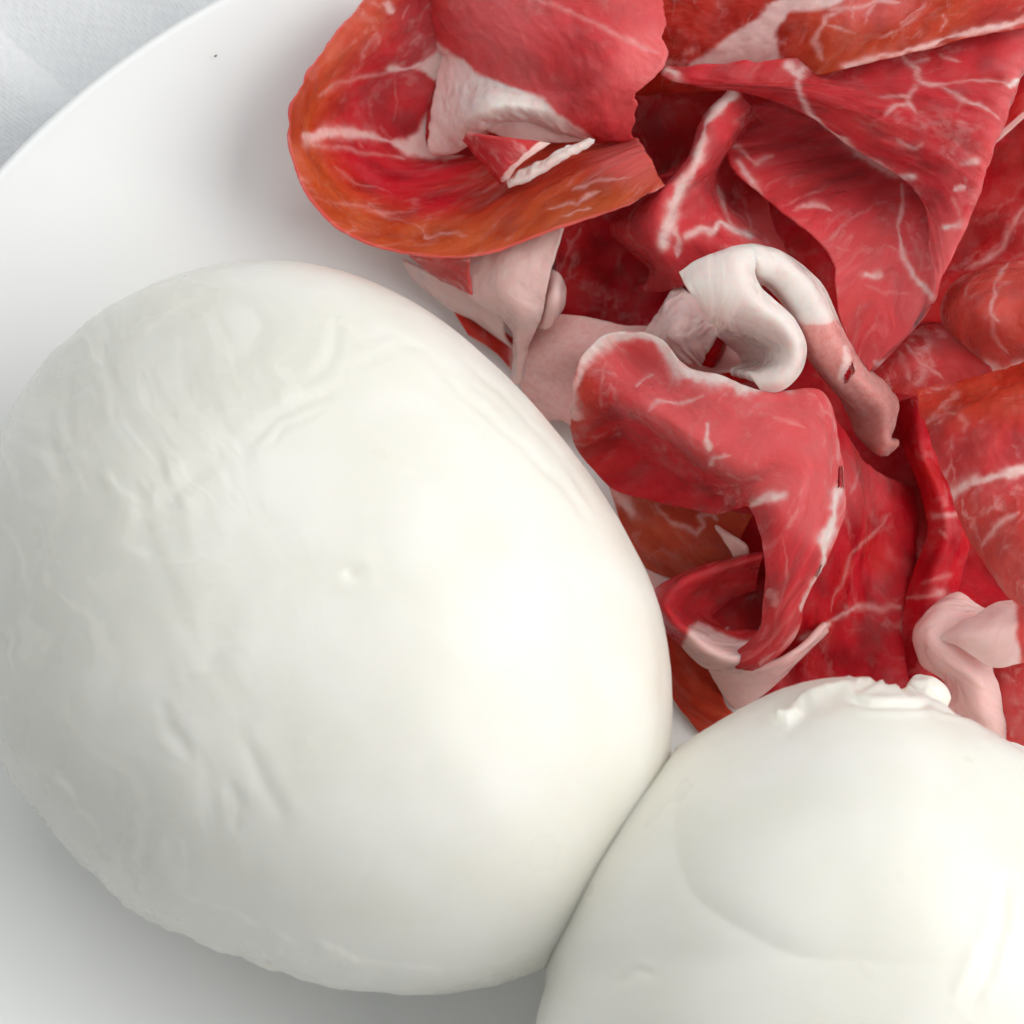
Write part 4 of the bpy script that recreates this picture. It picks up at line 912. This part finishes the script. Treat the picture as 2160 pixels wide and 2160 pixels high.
sheet('fat_sheet', [[(1360, 1180, 4.9), (1375, 1275, 4.7)], [(1400, 1205, 5), (1405, 1270, 4.8)], [(1445, 1215, 5.2), (1440, 1262, 5)]], R, nu=50, nv=40, seed=35, fatall=.9, pale=0, thick=.4)
R = slice_('dark orange red ham slice flat in the gap between the two mozzarella balls')
sheet('lean_meat', [[(1380, 1280, 9), (1402, 1380, 7.4), (1412, 1460, 5.6), (1476, 1546, 4.8)], [(1440, 1340, 8.4), (1450, 1420, 7.4), (1462, 1480, 6), (1512, 1542, 5)], [(1500, 1400, 8.4), (1515, 1450, 7), (1535, 1492, 6), (1570, 1515, 5.2)]], R, nu=80, nv=100, seed=36, tint=.6, vein=.05)

# ---- pale bundle at the right edge
R = slice_('pale pink fat bundle folded at the right edge, behind the small mozzarella ball')
sheet('fat_lobe', [[(2003, 1249, 11), (2020, 1247, 12.4), (2075, 1285, 12.4), (2115, 1292, 11)], [(1950, 1297, 11), (1985, 1290, 16), (2030, 1302, 15.6), (2100, 1312, 15)], [(1928, 1345, 11), (1965, 1345, 18), (2020, 1352, 17.6), (2090, 1362, 17)], [(1945, 1396, 10), (1985, 1390, 17), (2030, 1400, 18), (2092, 1410, 17)],
                   [(1999, 1430, 10), (2025, 1430, 16), (2062, 1440, 18), (2102, 1445, 16)], [(2002, 1482, 9), (2030, 1490, 14), (2070, 1500, 16), (2112, 1500, 14.4)], [(2015, 1545, 8), (2050, 1555, 11), (2090, 1565, 12), (2132, 1565, 11)]], R, nu=130, nv=90, seed=37, fatall=1, pale=.2, thick=.7, wrink=.3)
sheet('fat_tongue', [[(1985, 1346, 17.6), (1987, 1350, 18), (1990, 1354, 17.6)], [(2030, 1314, 19), (2040, 1340, 21.4), (2030, 1368, 20)], [(2060, 1301, 19.4), (2082, 1335, 22.4), (2091, 1407, 20)], [(2104, 1272, 19), (2132, 1330, 23), (2142, 1402, 21)], [(2240, 1285, 19), (2240, 1330, 23), (2240, 1372, 21)]], R, nu=110, nv=70, seed=38, pale=.35, thick=.55, vein=.3, tint=.4,
      poly=[[(1960, 1240), (2125, 1240), (2140, 1300), (2150, 1360), (2150, 1430), (1960, 1430)]])
sheet('lean_meat', [[(2082, 1385, 15.6), (2086, 1450, 14.8), (2090, 1545, 11)], [(2150, 1392, 17.4), (2150, 1460, 17), (2150, 1570, 13)], [(2240, 1400, 17.6), (2240, 1470, 17.6), (2240, 1590, 14)]], R, nu=70, nv=80, seed=39, vein=.8, pale=.38, tint=.15, edgefat=[('u0', 0.8)])

# ---- folded napkin beside the plate
nap = [[(-160, -40, -.8), (-160, -28, 3), (-185, 20, 4.8), (-230, 110, 3.6), (-330, 230, 0)], [(0, 84, -.8), (0, 73, 3), (-40, 120, 4.8), (-100, 220, 3.6), (-200, 340, 0)], [(95, 165, -.8), (95, 152, 3), (60, 205, 4.8), (0, 310, 3.6), (-80, 430, 0)], [(250, 300, -.8), (250, 285, 3), (220, 335, 4.8), (180, 420, 3.6), (100, 560, 0)]]
def napkin(cols, nu, nv):
    C = np.array([catmull(P(*np.array(c, float).T), nv) for c in cols])
    s = np.linspace(0, 1, len(C))
    S = hermite(s, C, np.linspace(0, 1, nu))
    U = np.concatenate([[0], np.cumsum(np.linalg.norm(np.diff(S, axis=0), axis=-1).mean(axis=1))])[:, None] * np.ones((1, nv))
    Vv = np.concatenate([[0], np.cumsum(np.linalg.norm(np.diff(S, axis=1), axis=-1).mean(axis=0))])[None, :] * np.ones((nu, 1))
    n = np.cross(np.gradient(S, axis=0), np.gradient(S, axis=1)); n /= np.maximum(np.linalg.norm(n, axis=-1, keepdims=True), 1e-9)
    if n[..., 2].mean() < 0: n = -n
    uu = U + .2 * vnoise(U * .3, Vv * .3, 2.); vv = Vv + .2 * vnoise(U * .3, Vv * .3, 12.)
    top = S + n * (.20 * weave(uu, vv, .46) + .15 * fbm(U * .08, Vv * .15, 3., 3))[..., None]
    bot = S - n * .25
    N_ = nu * nv
    idx = np.arange(N_).reshape(nu, nv)
    loop = np.concatenate([idx[:-1, 0], idx[-1, :-1], idx[:0:-1, -1], idx[0, :0:-1]]); nx = np.roll(loop, -1)
    return raw_mesh('napkin', np.concatenate([top.reshape(-1, 3), bot.reshape(-1, 3)]), np.concatenate([grid_faces(nu, nv), grid_faces(nu, nv, N_, flip=True), np.stack([loop, loop + N_, nx + N_, nx], -1)]), LINEN)
tag(napkin(nap, 250, 230), 'white folded cotton napkin with a rounded fold, beside the plate at the left edge', 'napkin')
spk = P(455, 118, 0.0)
lump('pepper_speck', 455, 118, float(plate_z(*P(455, 118, 12.0)[:2])) + .06, .17, .11, .08, 2.0, plain_material('black_pepper', (0.02, 0.015, 0.01), .6), None, .3, .8, attrs=False)
tag(bpy.data.objects['pepper_speck'], 'tiny black pepper speck on the bare upper left rim of the plate', 'speck')
